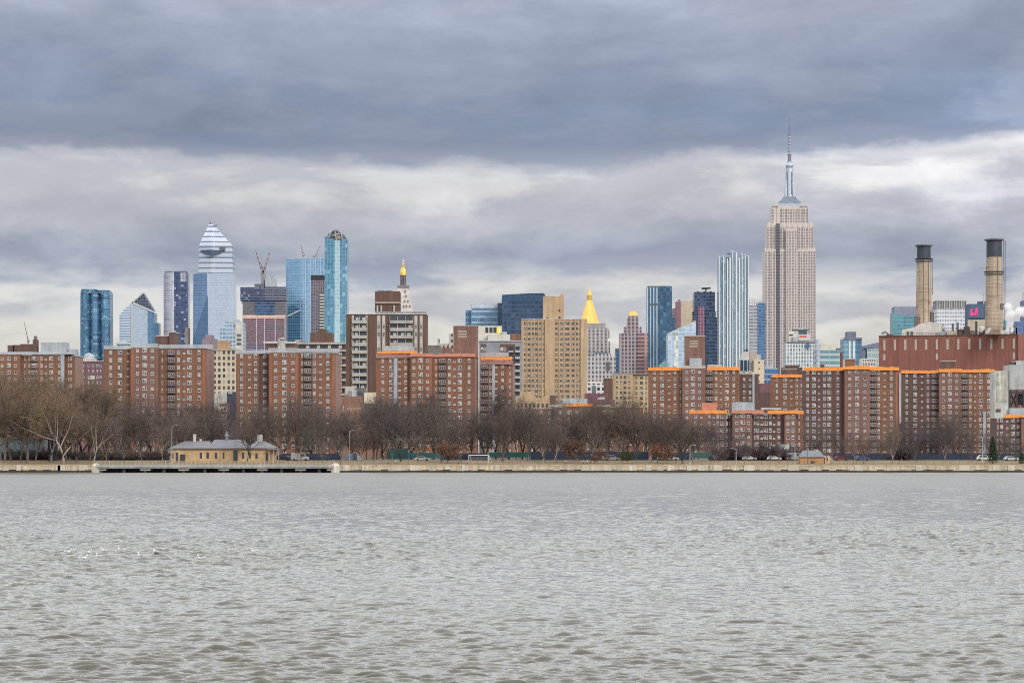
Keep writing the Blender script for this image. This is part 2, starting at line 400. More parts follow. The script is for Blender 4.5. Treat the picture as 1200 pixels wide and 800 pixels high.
# G
Gt = housing('dark red brick tower with two orange strips and a vented brick bulkhead between them', 1100, 760, 868, [
    dict(p=(759.8,799.6), top=434, cols=[(767,'m'),(776,'w'),(784.4,'b'),(791,'m'),(797.4,'n')]),
    dict(p=(799.6,826.5), top=432, y=-2.5, m=B_light, cols=[(805,'s'),(811.8,'w'),(819.8,'s')], dr=-.6),
    dict(p=(826.5,866.4), top=433.6, cols=[(831.4,'W'),(839,'m'),(844.6,'b'),(851.6,'w'),(859.8,'m')], dark=((828,835),)),
    dict(p=(866.4,889), top=438, y=5, m=B_dark, cols=[(872,'m'),(879,'m')])], 435.8, 7.62, limit=110)
netting(Gt, 759.5, 799.4, 430, 434.3, None, -.6); netting(Gt, 828.5, 866.6, 429.6, 433.8, None, -.6)
bulkhead(Gt, 802, 826.5, 393.7, 433, [(808,817.6,398.4,407.4)], 3)
roofbox(Gt, 'roof_plant_box', M_grey, 808, 822.5, 419.4, 432, 1, 2); roofbox(Gt, 'parapet_fence', M_concrete, 799.6, 826.8, 428.4, 431.6, -2.6, .4)
roofbox(Gt, 'roof_edge_board', M_blind, 866.5, 884, 435.6, 437.6, 5, 1); chute(Gt, 881.8, 884.2, 438, 480, 4.5); roofbox(Gt, 'roof_hut', M_concrete, 829, 846, 426.6, 433, 3, 5)
# H low
Ht = housing('low wide brick block under one long orange netting strip, with grey box on its roof', 1000, 821, 941, [
    dict(p=(808,852), top=486, cols=[(815,'m'),(822,'b'),(831.4,'m'),(836.4,'b'),(841.4,'m'),(846.4,'w'),(852,'n')], m=B_light, dark=((843,849.6),)),
    dict(p=(852,858.4), top=486, y=1.5, m=B_dark, cols=[(855,'n')]),
    dict(p=(858.4,881), top=484.6, y=-2.5, m=B_light, cols=[(863.4,'s'),(870,'w'),(877,'s')], dr=-1),
    dict(p=(881,919), top=485, cols=[(884.4,'n'),(888,'m'),(892.6,'b'),(897.2,'w'),(902.6,'m'),(907,'b'),(912.6,'m')], dark=((894.2,900.2),), m=B_dark),
    dict(p=(919,932.4), top=485, y=-2.0, m=B_light, cols=[(923,'s'),(928.8,'m')]),
    dict(p=(932.4,941), top=485, cols=[(936,'n')])], 487.4, 8.15, limit=100)
netting(Ht, 808, 852, 480.4, 484.6, M_orange, -.7); netting(Ht, 858.6, 894.8, 480.2, 484.4, M_salmon, -3.1); netting(Ht, 899.4, 941, 480.6, 484.8, M_orange, -2.8)
MB().box(Ht.X(858), Ht.X(884.4), 2, 8, Ht.Z(484.5), Ht.Z(470.8)).build('roof_plant_box', M_grey, Ht.root); roofbox(Ht, 'netted_roof_hut', M_salmon, 822.5, 840, 471.6, 485, 1, 6)
roofbox(Ht, 'roof_edge_board', M_blind, 892, 916, 477.6, 479.4, 5, 1); bulkhead(Ht, 893, 901, 479.6, 485, y=3)
# I
It = housing('brick tower with a short orange strip, set back behind the low wide block', 1160, 904, 942, [
    dict(p=(904,943), top=442.2, cols=[(910.4,'m'),(920,'w'),(927.4,'b'),(933.6,'m'),(939.6,'m')])], 443.6, 7.25, limit=60)
netting(It, 904.5, 941.5, 438.6, 442.4, None, -.6); bulkhead(It, 918, 934, 432.5, 442.5, y=5)
# J
Jt = housing('broad brick tower crowned by one unbroken orange strip, behind the small orange hut', 1095, 942, 1053, [
    dict(p=(942,989.4), top=434.2, cols=[(946.8,'m'),(954,'w'),(960,'b'),(966.4,'m'),(972,'w'),(982,'m')], m=B_dark),
    dict(p=(989.4,1018.8), top=433, y=-2.5, m=B_light, cols=[(995.4,'s'),(1004,'w'),(1013,'s')], dr=-.6),
    dict(p=(1018.8,1052.6), top=433.8, cols=[(1023,'W'),(1029.6,'m'),(1036.4,'b'),(1044,'m')], dark=((1020,1026.6),), orange=(1051.2,))], 435.8, 7.64, limit=110)
netting(Jt, 942.4, 989.6, 430, 434.4, None, -.6); netting(Jt, 989.6, 1019, 428.6, 433.2, None, -3.1); netting(Jt, 1019, 1053, 429.8, 434, None, -.6)
chute(Jt, 1053, 1055.6, 438, 496); bulkhead(Jt, 991, 1003, 420.4, 433, y=4, m=B_red); roofbox(Jt, 'roof_hut', M_concrete, 986.8, 991, 420.8, 433, 4, 5)
roofbox(Jt, 'chimney', B_dark, 985, 988, 412.5, 433, 3, 1.2); bulkhead(Jt, 963, 967, 426, 434, y=4)
# K
Kt = housing('brick tower with orange strips standing against the red power plant wall', 1140, 1056, 1165, [
    dict(p=(1056,1099.8), top=437.2, cols=[(1063,'m'),(1072.8,'w'),(1080.6,'b'),(1087.6,'m'),(1095.4,'W')], m=B_dark, dark=((1092,1099),)),
    dict(p=(1099.8,1125.8), top=436, y=-2.5, m=B_light, cols=[(1105,'s'),(1112.4,'w'),(1120.4,'s')], dr=-.4),
    dict(p=(1125.8,1165.4), top=436.4, cols=[(1130,'W'),(1136.8,'m'),(1142.4,'b'),(1148.8,'w'),(1158,'m')], dark=((1127,1133.4),), orange=(1163.8,))], 439, 7.38, limit=110)
netting(Kt, 1056.2, 1099.6, 433.2, 437.4, None, -.6); netting(Kt, 1099.8, 1126, 432, 436.2, None, -3.1); netting(Kt, 1126, 1165.2, 432.4, 436.6, None, -.6)
chute(Kt, 1151.6, 1155, 482, 532); bulkhead(Kt, 1105, 1121, 423, 436.6, y=5)
# L
Lt = housing('low brick block with an orange roof strip below the grey conveyor house', 1000, 1166, 1212, [
    dict(p=(1166,1196), top=490, cols=[(1169.4,'n'),(1174,'m'),(1180.4,'b'),(1187,'w'),(1193,'m')], m=B_dark),
    dict(p=(1196,1225), top=489, y=-2.5, m=B_light, cols=[(1202,'s'),(1212,'w')])], 491.6, 8.1, limit=50)
netting(Lt, 1177, 1196, 485.6, 489.6, None, -.6); netting(Lt, 1196, 1225, 485.4, 489, None, -3.1)
# ------------------------------------------------------------------ middle-distance blocks
# brown balcony tower behind D
b = Bld('balcony_tower', 'dark brown apartment slab with stacks of pale balconies and a brown rooftop penthouse', 'apartment building', 405.5, 500, 1070)
Zb = lambda py: b.Z(py)
b.box('brick_wall', B_brown, 405.5, 500, 368.4, y1=18)
b.box('coping', M_concrete, 405.2, 500.3, 367, 368.5, y0=-.3, y1=18.3)
M_balc = mat('balcony_concrete', (.37,.325,.275), .8)
M_recess = mat('recess_glass', (.055,.065,.08), .2, var=.4, scale=.6)
for (a, c, nm) in ((412.6, 430.4, 'l'), (457, 484, 'r')):
    b.box('balcony_recess', M_recess, a, c, 369.5, 476, y0=-.03, y1=.2)
    for i in range(12):
        py = 377.6+i*8.8
        q = MB().box(b.X(a), b.X(c), -1.3, -.035, b.Z(py)-.55, b.Z(py)-.3).box(b.X(a), b.X(c), -1.3, -1.2, b.Z(py)-.3, b.Z(py)+.25)
        q.box(b.X(a)+.1, b.X(c)-.1, -1.26, -1.22, b.Z(py)+.25, b.Z(py)+.75, 1)
        k = 2 if c-a < 20 else 3
        for j in range(k+1): x = b.X(a)+(b.X(c)-b.X(a))*j/k; q.box(x-.12, x+.12, -1.1, -.035, b.Z(py)-.3, b.Z(py)+2.2)
        for j in range(k):
            if random.random() < .6:
                x = b.X(a)+(b.X(c)-b.X(a))*(j+.15+random.random()*.4)/k; q.box(x, x+1.4, -.1, -.04, b.Z(py)+.1, b.Z(py)+1.9, 2)
        q.build('balcony', [M_balc, M_grey, M_blind], b.root)
for px, w in ((443.8,4.2), (449.6,3.8), (487.4,3.6), (493.6,3.6), (429.6,2.2), (413.6,2)):
    q = MB(); x0, x1 = b.X(px-w/2), b.X(px+w/2)
    q.box(x0, x1, -.12, .1, b.Z(478), b.Z(369.6))
    for i in range(12):
        z = b.Z(376.4+i*8.8); q.box(x0+.25, x1-.25, -.15, -.11, z, z+1.5, 1 if i % 3 else 2)
    q.build('window_strip', [M_concrete, M_pane2, M_blind], b.root)
b.box('penthouse_wall', B_brown, 439, 468, 340.6, 368, y0=3, y1=15)
b.box('penthouse_ledge', M_balc, 438.4, 468.4, 353.4, 355.2, y0=2.4, y1=15.4)
for px in (442, 446.5, 461.5): q = MB().tube([(b.X(px),2.2,b.Z(367)),(b.X(px),2.2,b.Z(357.5))], .35, 8).build('vent_pipe', M_concrete, b.root)
for px in (446, 455): MB().lathe(b.X(px), 8, [(1.6,b.Z(340.6)),(1.4,b.Z(339.2)),(.4,b.Z(338.6))], 10).build('roof_fan', M_dgrey, b.root)
roof_fence(b, 440, 500, 365.2, 367, .2)
# low mural building between C and D
b = Bld('brick_garage', 'low plain brick building with pale painted lettering and a cream box, between two towers', 'brick building', 398, 441, 985)
b.box('brick_wall', brick('mural_brick', (.27,.15,.11), (.22,.12,.085)), 396, 442, 464.5, y1=24)
b.box('roof_box', mat('cream_stucco', (.62,.56,.42), .85, streak=.2), 426.8, 440, 459.6, 473, y0=-.6, y1=6)
b.box('roof_hut', M_concrete, 402.5, 414.5, 452, 464.5, y0=8, y1=16)
MB().lathe(b.X(412), 5, [(1.7,b.Z(464.5)),(1.7,b.Z(457.6)),(.3,b.Z(456.8))], 12).build('roof_tank', M_steel, b.root)
q = MB().box(b.X(417), b.X(426), 9, 15, b.Z(464.5), b.Z(456)); q.tube([(b.X(415),6,b.Z(455)),(b.X(428),6,b.Z(455))], .3, 6).build('roof_machinery', M_dgrey, b.root)
cu = bpy.data.curves.new('lettering', 'FONT'); cu.body = 'Love'; cu.size = 2.9; cu.extrude = .02; cu.shear = .15
cu.materials.append(mat('mural_paint', (.46,.37,.29), .8)); t_ = bpy.data.objects.new('lettering', cu); COL.objects.link(t_)
me_ = bpy.data.meshes.new_from_object(t_.evaluated_get(bpy.context.evaluated_depsgraph_get())); bpy.data.objects.remove(t_)
o = link('painted_lettering', me_, b.root, (b.X(400.2), -.03, b.Z(481.6))); o.rotation_euler = (R(90),0,0); o.scale = (1.25,1,1)
# concrete-banded slab behind C
b = Bld('banded_slab', 'long apartment slab with pale concrete floor bands and a dark brown roof box', 'apartment building', 350, 408, 1180, -3)
b.box('wall', B_brown, 350, 405.5, 402.4, y1=16)
for i in range(9):
    py = 401+i*8.6
    MB().box(b.X(349.4), b.X(405.6), -1.1, -.004, b.Z(py)-.9, b.Z(py)).build('floor_band', M_balc, b.root)
    if i < 8:
        q = MB()
        for j in range(13):
            x = b.X(351.5+j*4.25)
            if j % 3 == 2: q.box(x-.5, x+.9, -.06, .05, b.Z(py)-2.6, b.Z(py)-1.1, 1)
            else: q.box(x-.5, x+.9, -.06, .05, b.Z(py)-2.6, b.Z(py)-1.1)
        q.build('glazing', [M_pane, M_blind], b.root)
b.box('roof_box', B_brown, 362.5, 387.5, 389.5, 401, y0=3, y1=13); b.box('roof_box', B_brown, 371.5, 380.5, 385.6, 389.5, y0=4, y1=11)
b.box('roof_tank', M_concrete, 345, 350, 397.4, 404, y0=2, y1=8)
# beige block between B and C
b = Bld('beige_apartment_block', 'cream masonry block with window columns seen in the gap above dark roofs', 'apartment building', 249, 279, 1350)
b.box('wall', facade('beige_grid', (.50,.42,.31), (.46,.39,.29), (.05,.055,.065), 2.35, 2.95, .46, .44, .5, 0, .3, .85, (.35,.33,.29)), 249, 279, 410, y1=18)
b.box('cornice', M_balc, 248.6, 279.4, 409, 410.4, y0=-.5, y1=18.4)
b.box('penthouse', brick('orange_tan_brick', (.40,.25,.15), (.35,.21,.125)), 253.4, 268, 401, 410, y0=3, y1=12)
b.out('penthouse_gable', brick('orange_tan_brick', None, None), [(253,401),(268.4,401),(263,398.4),(257,398.4)], 2.9, 12.1)
b.box('lower_base', M_concrete, 248, 280, 460.6, y0=-2.5, y1=18)
b = Bld('grey_mauve_block', 'plain mauve grey roof block peeping over the brick tower beside the cream block', 'building', 237, 251.5, 1500)
b.box('wall', mat('mauve_render', (.23,.19,.21), .85, streak=.15), 237, 251.5, 396.6, y1=16)
b.box('roof_box', mat('mauve_render'), 240, 248.5, 392, 396.6, y0=2, y1=11)
b = Bld('navy_building', 'narrow navy blue building at the foot of the cream masonry block', 'building', 265.8, 276, 1120)
b.box('wall', facade('navy_wall', (.025,.04,.09), (.02,.035,.08), (.03,.06,.14), 2.5, 3, .2, .25, .3, .4), 265.8, 277, 459, y1=14); b.box('roof_tank', M_concrete, 267.5, 272.5, 456.4, 461.6, y0=-1, y1=4)
b = Bld('red_row_house', 'small red brick house with white trim among dark roofs in the gap', 'house', 254.5, 266, 1060)
b.box('wall', B_red, 258.6, 266, 472.5, y1=12); b.box('roof_hut', M_blind, 251.8, 257.4, 470, 476, y0=2, y1=6); b.box('annex', B_purple, 251, 258.6, 480, y1=12)
for i in range(3):
    for px in (260.3, 263.8): MB().add(win(1.2,1.6,i+int(px)), b.X(px), 0, b.Z(481.5+i*9)).build('window', WMATS, b.root)
# purple block between A and B
b = Bld('purple_brick_block', 'low purple brown block with white patches, below the curved blue tower', 'building', 90, 121, 1250)
b.box('wall', B_purple, 89, 121, 423.4, y1=18); b.box('coping', M_concrete, 88.8, 121.3, 422.6, 423.5, y0=-.3, y1=18.2)
b.box('roof_box', M_concrete, 95.5, 110, 420, 423.4, y0=2, y1=9)
MB().lathe(b.X(102), 6, [(2.6,b.Z(420)),(2.4,b.Z(416.5)),(1.6,b.Z(414)),(.4,b.Z(412.8))], 12).build('roof_dome', M_grey, b.root)
b.box('white_sign_wall', M_white, 103.4, 111, 440, 444.2, y0=-.2, y1=.1)
pn = Panes(b, 40)
for i in range(9):
    for px in (93, 97.5, 104, 109, 114, 118): pn.put('n' if i % 2 else 's', b.X(px), 0, b.Z(429.5+i*6.8))
pn.done()
# low grey pieces between balcony tower and D's bulkhead
b = Bld('grey_brown_block', 'low grey brown roof block just right of the balcony slab', 'building', 493, 516, 1150)
b.box('wall', mat('grey_brown', (.17,.15,.135), .85), 493, 516, 405, y1=14); b.box('coping', M_concrete, 492.8, 516.2, 404.2, 405.1, y0=-.3, y1=14.2)
b = Bld('stepped_stone_building', 'pale stepped stone building with small dark windows beside the vented bulkhead', 'building', 511, 531, 1400)
Mst = facade('stepped_stone', (.40,.37,.33), (.38,.35,.32), (.06,.06,.07), 2.2, 3.2, .55, .5, .4)
b.box('wall', Mst, 513, 531, 402.6, y1=15); b.box('tower', Mst, 526, 530.6, 391, y0=-1, y1=6); b.box('stair_hut', Mst, 512.5, 515, 396, y0=1, y1=6); b.box('brick_front', B_light, 516, 530, 407.6, y0=-2, y1=-.01)
# white penthouses and grey balcony block right of D
b = Bld('white_penthouse_block', 'white rendered block with a yellow panel and dark square windows beneath blue glass', 'building', 557, 596, 1300)
M_wr = mat('white_render', (.56,.53,.47), .8, streak=.12)
b.box('wall', M_wr, 557, 588, 381.8, y1=14); b.box('yellow_panel', mat('yellow_panel', (.75,.62,.10), .6), 582.2, 586.4, 383.4, 390.6, y0=-.15, y1=.1)
for px in (570.6, 575.4, 580): b.box('window', M_pane, px-1.8, px+1.8, 383.4, 390, y0=-.1, y1=.1)
b.box('terrace_wall', M_wr, 572, 598, 392.4, 404, y0=-5, y1=-.01); b.box('roof_hut', M_grey, 588, 594, 389, 397, y0=-3, y1=4)
b = Bld('grey_balcony_block', 'grey slab and brown brick block with a stack of dark balconies, beside the tan tower', 'apartment building', 560, 612, 1180)
b.box('wall', mat('blue_grey_render', (.25,.26,.29), .8, streak=.12), 561.6, 612, 400, y1=16)
b.box('roof_edge', M_grey, 561, 612.4, 399, 400.2, y0=-.4, y1=16.2)
b.box('brick_bay', B_brown, 563.4, 569.6, 403, y0=-.3, y1=-.003); b.box('brick_bay', B_brown, 586, 594, 403, y0=-.3, y1=-.003); b.box('brick_bay', B_brown, 594.3, 603.4, 403, y0=-.3, y1=-.003); b.box('stair_hut', B_red, 599, 610, 391, 400, y0=3, y1=11)
for i in range(9):
    py = 406+i*7.6
    MB().box(b.X(603.6), b.X(609.6), -1.2, -.003, b.Z(py)-2.6, b.Z(py)-1.6).box(b.X(604), b.X(609), -.06, .1, b.Z(py)-1.6, b.Z(py), 1).build('balcony', [M_grey, M_black], b.root)
    MB().box(b.X(595.6), b.X(601.6), -1.2, -.31, b.Z(py)-2.6, b.Z(py)-1.9).box(b.X(596), b.X(601), -.36, -.25, b.Z(py)-1.9, b.Z(py), 1).build('balcony', [M_grey, M_black], b.root)
    for px in (565, 567.8, 588, 591.6): MB().add(win(1.1,1.5,i+int(px)), b.X(px), -.31, b.Z(py)-1.8).build('window', WMATS, b.root)
# tan tower
b = Bld('tan_brick_tower', 'tall tan brick apartment tower with windowless piers and a square rooftop stair tower', 'apartment building', 611, 688, 1446)
b.box('brick_wall', B_tan, 611, 687.6, 374.7, y1=20); b.box('pier', B_tan, 638.8, 650, 374, y0=-.9, y1=-.003); b.box('pier', B_tan, 680.4, 687.8, 374, y0=-.9, y1=-.003)
b.box('coping', M_concrete, 610.8, 687.9, 373.6, 374.8, y0=-.4, y1=20.2)
o = b.box('stair_tower', B_tan, 636.8, 661, 346.8, 375, y0=3, y1=15); b.box('chimney', B_tan, 656.6, 660.6, 344, 346.8, y0=4, y1=7)
b.box('window', M_pane, 654.6, 656.8, 362.4, 364.8, y0=2.9, y1=3.1); b.box('window', M_pane, 654.6, 657, 370.6, 373.4, y0=2.9, y1=3.1); b.box('window', M_pane2, 640, 643, 371, 374, y0=2.9, y1=3.1)
for px in (617.4, 622.2, 626.5, 630.6, 635.4, 655, 660.8, 668.6, 674.3): b.box('brick_rib', B_tan, px-.45, px+.45, 374.4, y0=-.35, y1=-.003)
pn = Panes(b, 100, DMATS)
for i in range(20):
    for px, k in ((615,'m'),(619.9,'w'),(624.4,'m'),(628.5,'w'),(633,'m'),(637.2,'n'),(651.8,'m'),(653.8,'n'),(657.9,'w'),(664.7,'W'),(671.4,'w'),(676.2,'m'),(678.8,'n')):
        pn.put(k, b.X(px), -.002, b.Z(380.3+i*6.1))
pn.done()
b2 = Bld('tan_low_block', 'low tan brick block with dark ground openings in front of the tan tower', 'apartment building', 603, 650, 1150)
b2.box('brick_wall', B_tan, 604, 648.6, 466, y1=18); b2.box('upper_wall', B_tan, 609, 626.6, 458.8, 466, y0=.8, y1=12); b2.box('upper_wall', B_tan, 638, 642.4, 464, 466, y0=.5, y1=6)
for i, px in enumerate((607, 611.5, 616, 621, 626, 631, 636, 641)): b2.box('window', M_pane, px-1.1, px+1.1, 472.6, 477, y0=-.08, y1=.1)
# tan block with two faces, and its neighbours
b = Bld('tan_apartment_block', 'shorter tan brick block with paired dark windows, left of the dark red tower', 'apartment building', 715, 762, 1350)
b.box('brick_wall', B_tan, 719.4, 741.6, 438, y1=18); b.box('brick_wall', brick('tan_brick_warm', (.47,.355,.215), (.41,.30,.18)), 741.6, 762, 438.4, y0=1.5, y1=18)
b.box('coping', M_concrete, 719, 762.3, 437.2, 438.1, y0=-.3, y1=18.2)
pn = Panes(b, 100, DMATS)
for i in range(20):
    for px, k in ((723,'m'),(727.8,'m'),(732.4,'w'),(737.4,'m')): pn.put(k, b.X(px), -.002, b.Z(443.4+i*6.0))
    for px, k in ((746,'m'),(751.8,'w'),(757.4,'m')): pn.put(k, b.X(px), 1.498, b.Z(444+i*6.0))
pn.done()
b = Bld('plain_brown_block', 'plain dark brown wall block beside the shorter tan brick block', 'building', 708, 720, 1400)
b.box('wall', B_brown, 708.4, 719.4, 443, y1=14); b.box('coping', M_concrete, 708, 719.6, 442.4, 443.1, y0=-.2, y1=14.2)
b = Bld('low_maroon_block', 'low maroon brick roof with pale clutter between the tan tower and tan block', 'building', 686, 719, 1200)
b.box('wall', B_purple, 686, 712, 461, y1=14); b.box('wall_front', B_purple, 686, 720, 468, y0=-3, y1=-.01)
q = MB().box(b.X(700), b.X(708.5), -2.4, -1.6, b.Z(468), b.Z(466.4)).box(b.X(702.5), b.X(709), -2.2, -1.4, b.Z(466.4), b.Z(465.2)).build('roof_clutter', M_blind, b.root)
b = Bld('white_loft_building', 'white loft building with dark windows below the grey setback building', 'building', 686, 709, 1500)
b.box('wall', facade('white_loft', (.60,.60,.59), (.58,.58,.57), (.05,.06,.08), 2.6, 3.2, .42, .42, .4), 686, 708.6, 449, y1=14); b.box('penthouse', M_wr, 690, 705, 446.6, 449, y0=2, y1=9); b.box('glass_bay', M_pane2, 693.6, 698.4, 452, 462, y0=-.2, y1=.1)
b = Bld('grey_setback_building', 'grey stone setback building with roof plant in front of the gold pyramid tower', 'office building', 687, 722, 2200)
Mgs = facade('grey_setback', (.42,.40,.40), (.36,.34,.35), (.10,.10,.12), 3.0, 3.6, .5, .45, .4)
b.box('wall', Mgs, 687, 721.6, 417.4, y1=30); b.box('upper_storey', Mgs, 697, 716.5, 414.4, 417.4, y0=4, y1=26); b.box('roof_plant', M_dgrey, 698, 712.5, 411.8, 414.4, y0=8, y1=20); b.box('window_bay', mat('dark_bay', (.09,.09,.10), .4), 710, 714.6, 424, 434, y0=-.6, y1=-.003)
b = Bld('slim_blue_slab', 'slim dark blue glass slab between the gold pyramid and gold capped towers', 'office tower', 721, 727, 2600)
b.box('wall', facade('slim_blue', (.03,.07,.15), (.05,.12,.22), (.04,.13,.26), 3, 3.6, .2, .25, .3, .6), 721.6, 727.6, 409, y1=20); b.box('parapet', M_dgrey, 721.4, 727.8, 408.2, 409.2, y0=-.3, y1=20.3)
# small blocks to the right of G and around I
b = Bld('brown_low_block', 'low brown brick block with pale roof clutter between two orange topped towers', 'building', 885, 908, 1250)
b.box('wall', B_dark, 884, 908, 459.6, y1=15); b.box('upper_wall', B_purple, 890, 905, 449, 459.6, y0=4, y1=14)
q = MB().box(b.X(892), b.X(905), 1, 3, b.Z(473.6), b.Z(471)).box(b.X(896), b.X(904), 1, 3, b.Z(471), b.Z(469.6)).build('roof_clutter', M_white, b.root)
b = Bld('glass_fronted_block', 'small block with tall dark glass bays under a white arched roof frame', 'building', 867, 885, 1500)
b.box('wall', M_concrete, 866.6, 884, 420.8, y1=15); b.box('plinth', M_balc, 866.4, 884.2, 435.5, 438, y0=-.5, y1=15.2)
for px in (869.4, 873.8, 878.2, 881.8): b.box('window', mat('blue_bay_glass', (.03,.07,.14), .12, .3), px-1.7, px+1.6, 422, 434.6, y0=-.15, y1=.1)
b.out('roof_arch', M_blind, [(869,420.8),(869,416),(871.5,412.6),(874.5,411.6),(878,412.6),(880.6,416),(880.6,420.8)], 1, 8); b.box('roof_vent', M_black, 873, 877.6, 409.4, 410.8, y0=3, y1=5)
b.box('roof_vent_stand', M_black, 874.8, 875.8, 410.8, 413, y0=3.5, y1=4.5)
b = Bld('cream_block', 'plain cream block with a grid of tiny dark windows beside the glass fronted block', 'building', 884, 897, 1450)
b.box('wall', facade('cream_block_wall', (.55,.47,.35), (.54,.46,.34), (.15,.14,.13), 3.1, 3.4, .72, .72, .3), 884, 895.8, 421.4, y1=14); b.box('stair_tower', M_balc, 880.5, 888, 411.6, y0=6, y1=13); b.box('stair_tower', M_concrete, 888, 892.6, 415, y0=6, y1=12)
b = Bld('small_blue_block', 'small bright blue glass block low beside the stone skyscraper', 'building', 896, 910, 1700)
b.box('wall', facade('small_blue', (.10,.2,.36), (.2,.3,.45), (.05,.14,.30), 2.4, 3.4, .2, .3, .5, .4), 895, 912, 431.4, y1=14); b.box('roof_plant', M_grey, 897.5, 906, 428.6, 431.4, y0=2, y1=9)
b = Bld('red_brick_hut_block', 'dark red brick roof block with round vents before the white grid building', 'building', 917, 940, 1350)
b.box('wall', B_dark, 918, 940, 430.2, y1=12); b.box('upper_wall', B_dark, 922, 937, 427.6, 430.2, y0=2, y1=10)

# ------------------------------------------------------------------ far skyline, from the south to the north
def lobed(x0, x1, n, d, depth):
    pts = []
    for i in range(n):
        a, c = x0+(x1-x0)*i/n, x0+(x1-x0)*(i+1)/n
        for j in range(9 if i == n-1 else 8):
            t = j/8; pts.append((a+(c-a)*t, -d*math.sin(math.pi*t)**.6))
    return pts+[(x1, depth), (x0, depth)]
# T1 curved blue tower
b = Bld('curved_glass_tower', 'deep blue lobed glass tower standing alone beyond the purple brown block', 'skyscraper', 93.5, 129, 4700)
g = facade('blue_lobes', (.06,.16,.27), (.035,.12,.22), (.07,.21,.36), 3.4, 4.0, .16, .2, .85, .55, .14, .4, (.33,.45,.55), .55)
b.root.rotation_euler.z = R(0)
q = MB().prism(lobed(b.X(93.4), b.X(129.4), 3, 9, 40), 0, b.Z(342), 0, .955); o = q.build('glass_facade', g, b.root)
MB().prism(lobed(b.X(95), b.X(113), 1, 7, 30), b.Z(344), b.Z(338.8), 0).build('roof_screen', g, b.root); MB().prism(lobed(b.X(113.2), b.X(127.8), 1, 7, 30), b.Z(344), b.Z(340), 0).build('roof_screen', g, b.root)
# T2 white-blue wedge topped
b = Bld('wedge_top_tower', 'pale striped office tower with a dark triangular glass wedge on top', 'skyscraper', 140, 181, 4750)
gw = facade('white_stripes', (.60,.64,.70), (.62,.66,.72), (.25,.36,.50), 60, 4.6, .02, .45, .15, .3, .2, .4); gb = facade('wedge_blue', (.10,.22,.38), (.13,.27,.44), (.10,.26,.46), 3, 4.4, .15, .2, .3, .7, .12)
b.out('striped_wall', gw, [(140,None),(140,369),(146,362),(154.4,355.6),(154.4,None)], 0, 40); b.out('corner_fin', M_white, [(153.4,None),(153.4,354.6),(155.6,354.6),(155.6,None)], -1.5, 3)
b.out('front_wall', facade('pale_blue_wall', (.5,.57,.66), (.42,.5,.6), (.42,.54,.68), 4, 4.4, .12, .3, .15, .5, .15), [(155.6,None),(155.6,354.4),(173,363.6),(173,None)], 0, 40)
b.out('side_wall', gb, [(173.1,None),(173.1,363.8),(180.8,366.6),(180.8,None)], 2, 40)
b.out('roof_wedge', facade('wedge_dark', (.16,.2,.26), (.10,.14,.2), (.035,.06,.11), 5, 5, .2, .2, .4, .4), [(154.6,353.6),(167.2,342.4),(180.4,364.6)], 1, 30)
b.out('roof_edge_beam', M_white, [(154.6,355.6),(154.6,353.2),(180.6,364.6),(180.6,366.8)], -1.5, 1); b.out('roof_edge_beam', M_white, [(154.6,354),(167.2,342),(168.6,343.4),(156.6,354.2)], -1.5, 1)
b.box('annex', gb, 181, 186.6, 378.4, y1=20)
# T3 tall rounded chrome
b = Bld('rounded_chrome_tower', 'tall slim tower with rounded mirror corners and vertical mauve and navy stripes', 'skyscraper', 191, 221, 4700)
pr = []
x0, x1 = b.X(191), b.X(219.6)
for (cx, a0) in ((x0+9, 180), (x1-9, 270)):
    for i in range(7): a = R(a0+i*15); pr.append((cx+9*math.cos(a), 9+9*math.sin(a)))
pr += [(x1,32),(x0,32)]
gm = facade('chrome_mauve', (.5,.5,.56), (.40,.40,.48), (.40,.43,.54), 9, 4.2, .12, .2, .25, .85, .18, .4, None, .35); gn = facade('chrome_navy', (.05,.08,.18), (.07,.1,.2), (.04,.08,.19), 4.5, 4.2, .12, .16, .6, .6, .14, .5, (.35,.4,.5))
MB().prism(pr, 0, b.Z(319.4)).build('glass_facade', gm, b.root)
b.box('dark_bay', gn, 204.2, 211.4, 318.6, y0=-1.2, y1=-.01); b.box('dark_bay', gn, 211.6, 219, 330, y0=-.6, y1=-.01); b.box('mirror_fin', mat('mirror_fin', (.7,.72,.76), .2, .8), 202.2, 203.8, 318.6, y0=-1.5, y1=-.01)
b.box('roof_rim', M_dgrey, 193, 218, 317.6, 319.4, y0=3, y1=30); b.box('podium_wing', mat('mauve_render'), 217, 221, 384, y0=-6, y1=20)
# T4 observation-deck tower
b = Bld('observation_deck_tower', 'tallest pale glass tower with a pointed striped top and a triangular observation deck', 'skyscraper', 225.6, 275.6, 4700)
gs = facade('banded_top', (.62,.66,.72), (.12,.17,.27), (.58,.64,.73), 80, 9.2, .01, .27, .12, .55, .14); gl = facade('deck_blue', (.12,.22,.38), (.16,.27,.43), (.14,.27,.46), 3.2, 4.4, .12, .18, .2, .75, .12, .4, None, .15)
gf = facade('deck_pale', (.42,.50,.62), (.44,.52,.64), (.50,.60,.74), 3.2, 4.4, .08, .14, .12, .75, .14, .4, None, .06)  # paler glass for the front face, its bright reflection put into the colour
X, Z = b.X, b.Z
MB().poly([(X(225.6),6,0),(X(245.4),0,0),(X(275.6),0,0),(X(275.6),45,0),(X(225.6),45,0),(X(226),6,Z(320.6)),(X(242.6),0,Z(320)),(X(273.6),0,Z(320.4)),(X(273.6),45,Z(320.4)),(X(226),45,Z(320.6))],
          [(0,1,6,5),(4,0,5,9),(9,5,6,7,8)], 0).build('side_facade', gl, b.root)
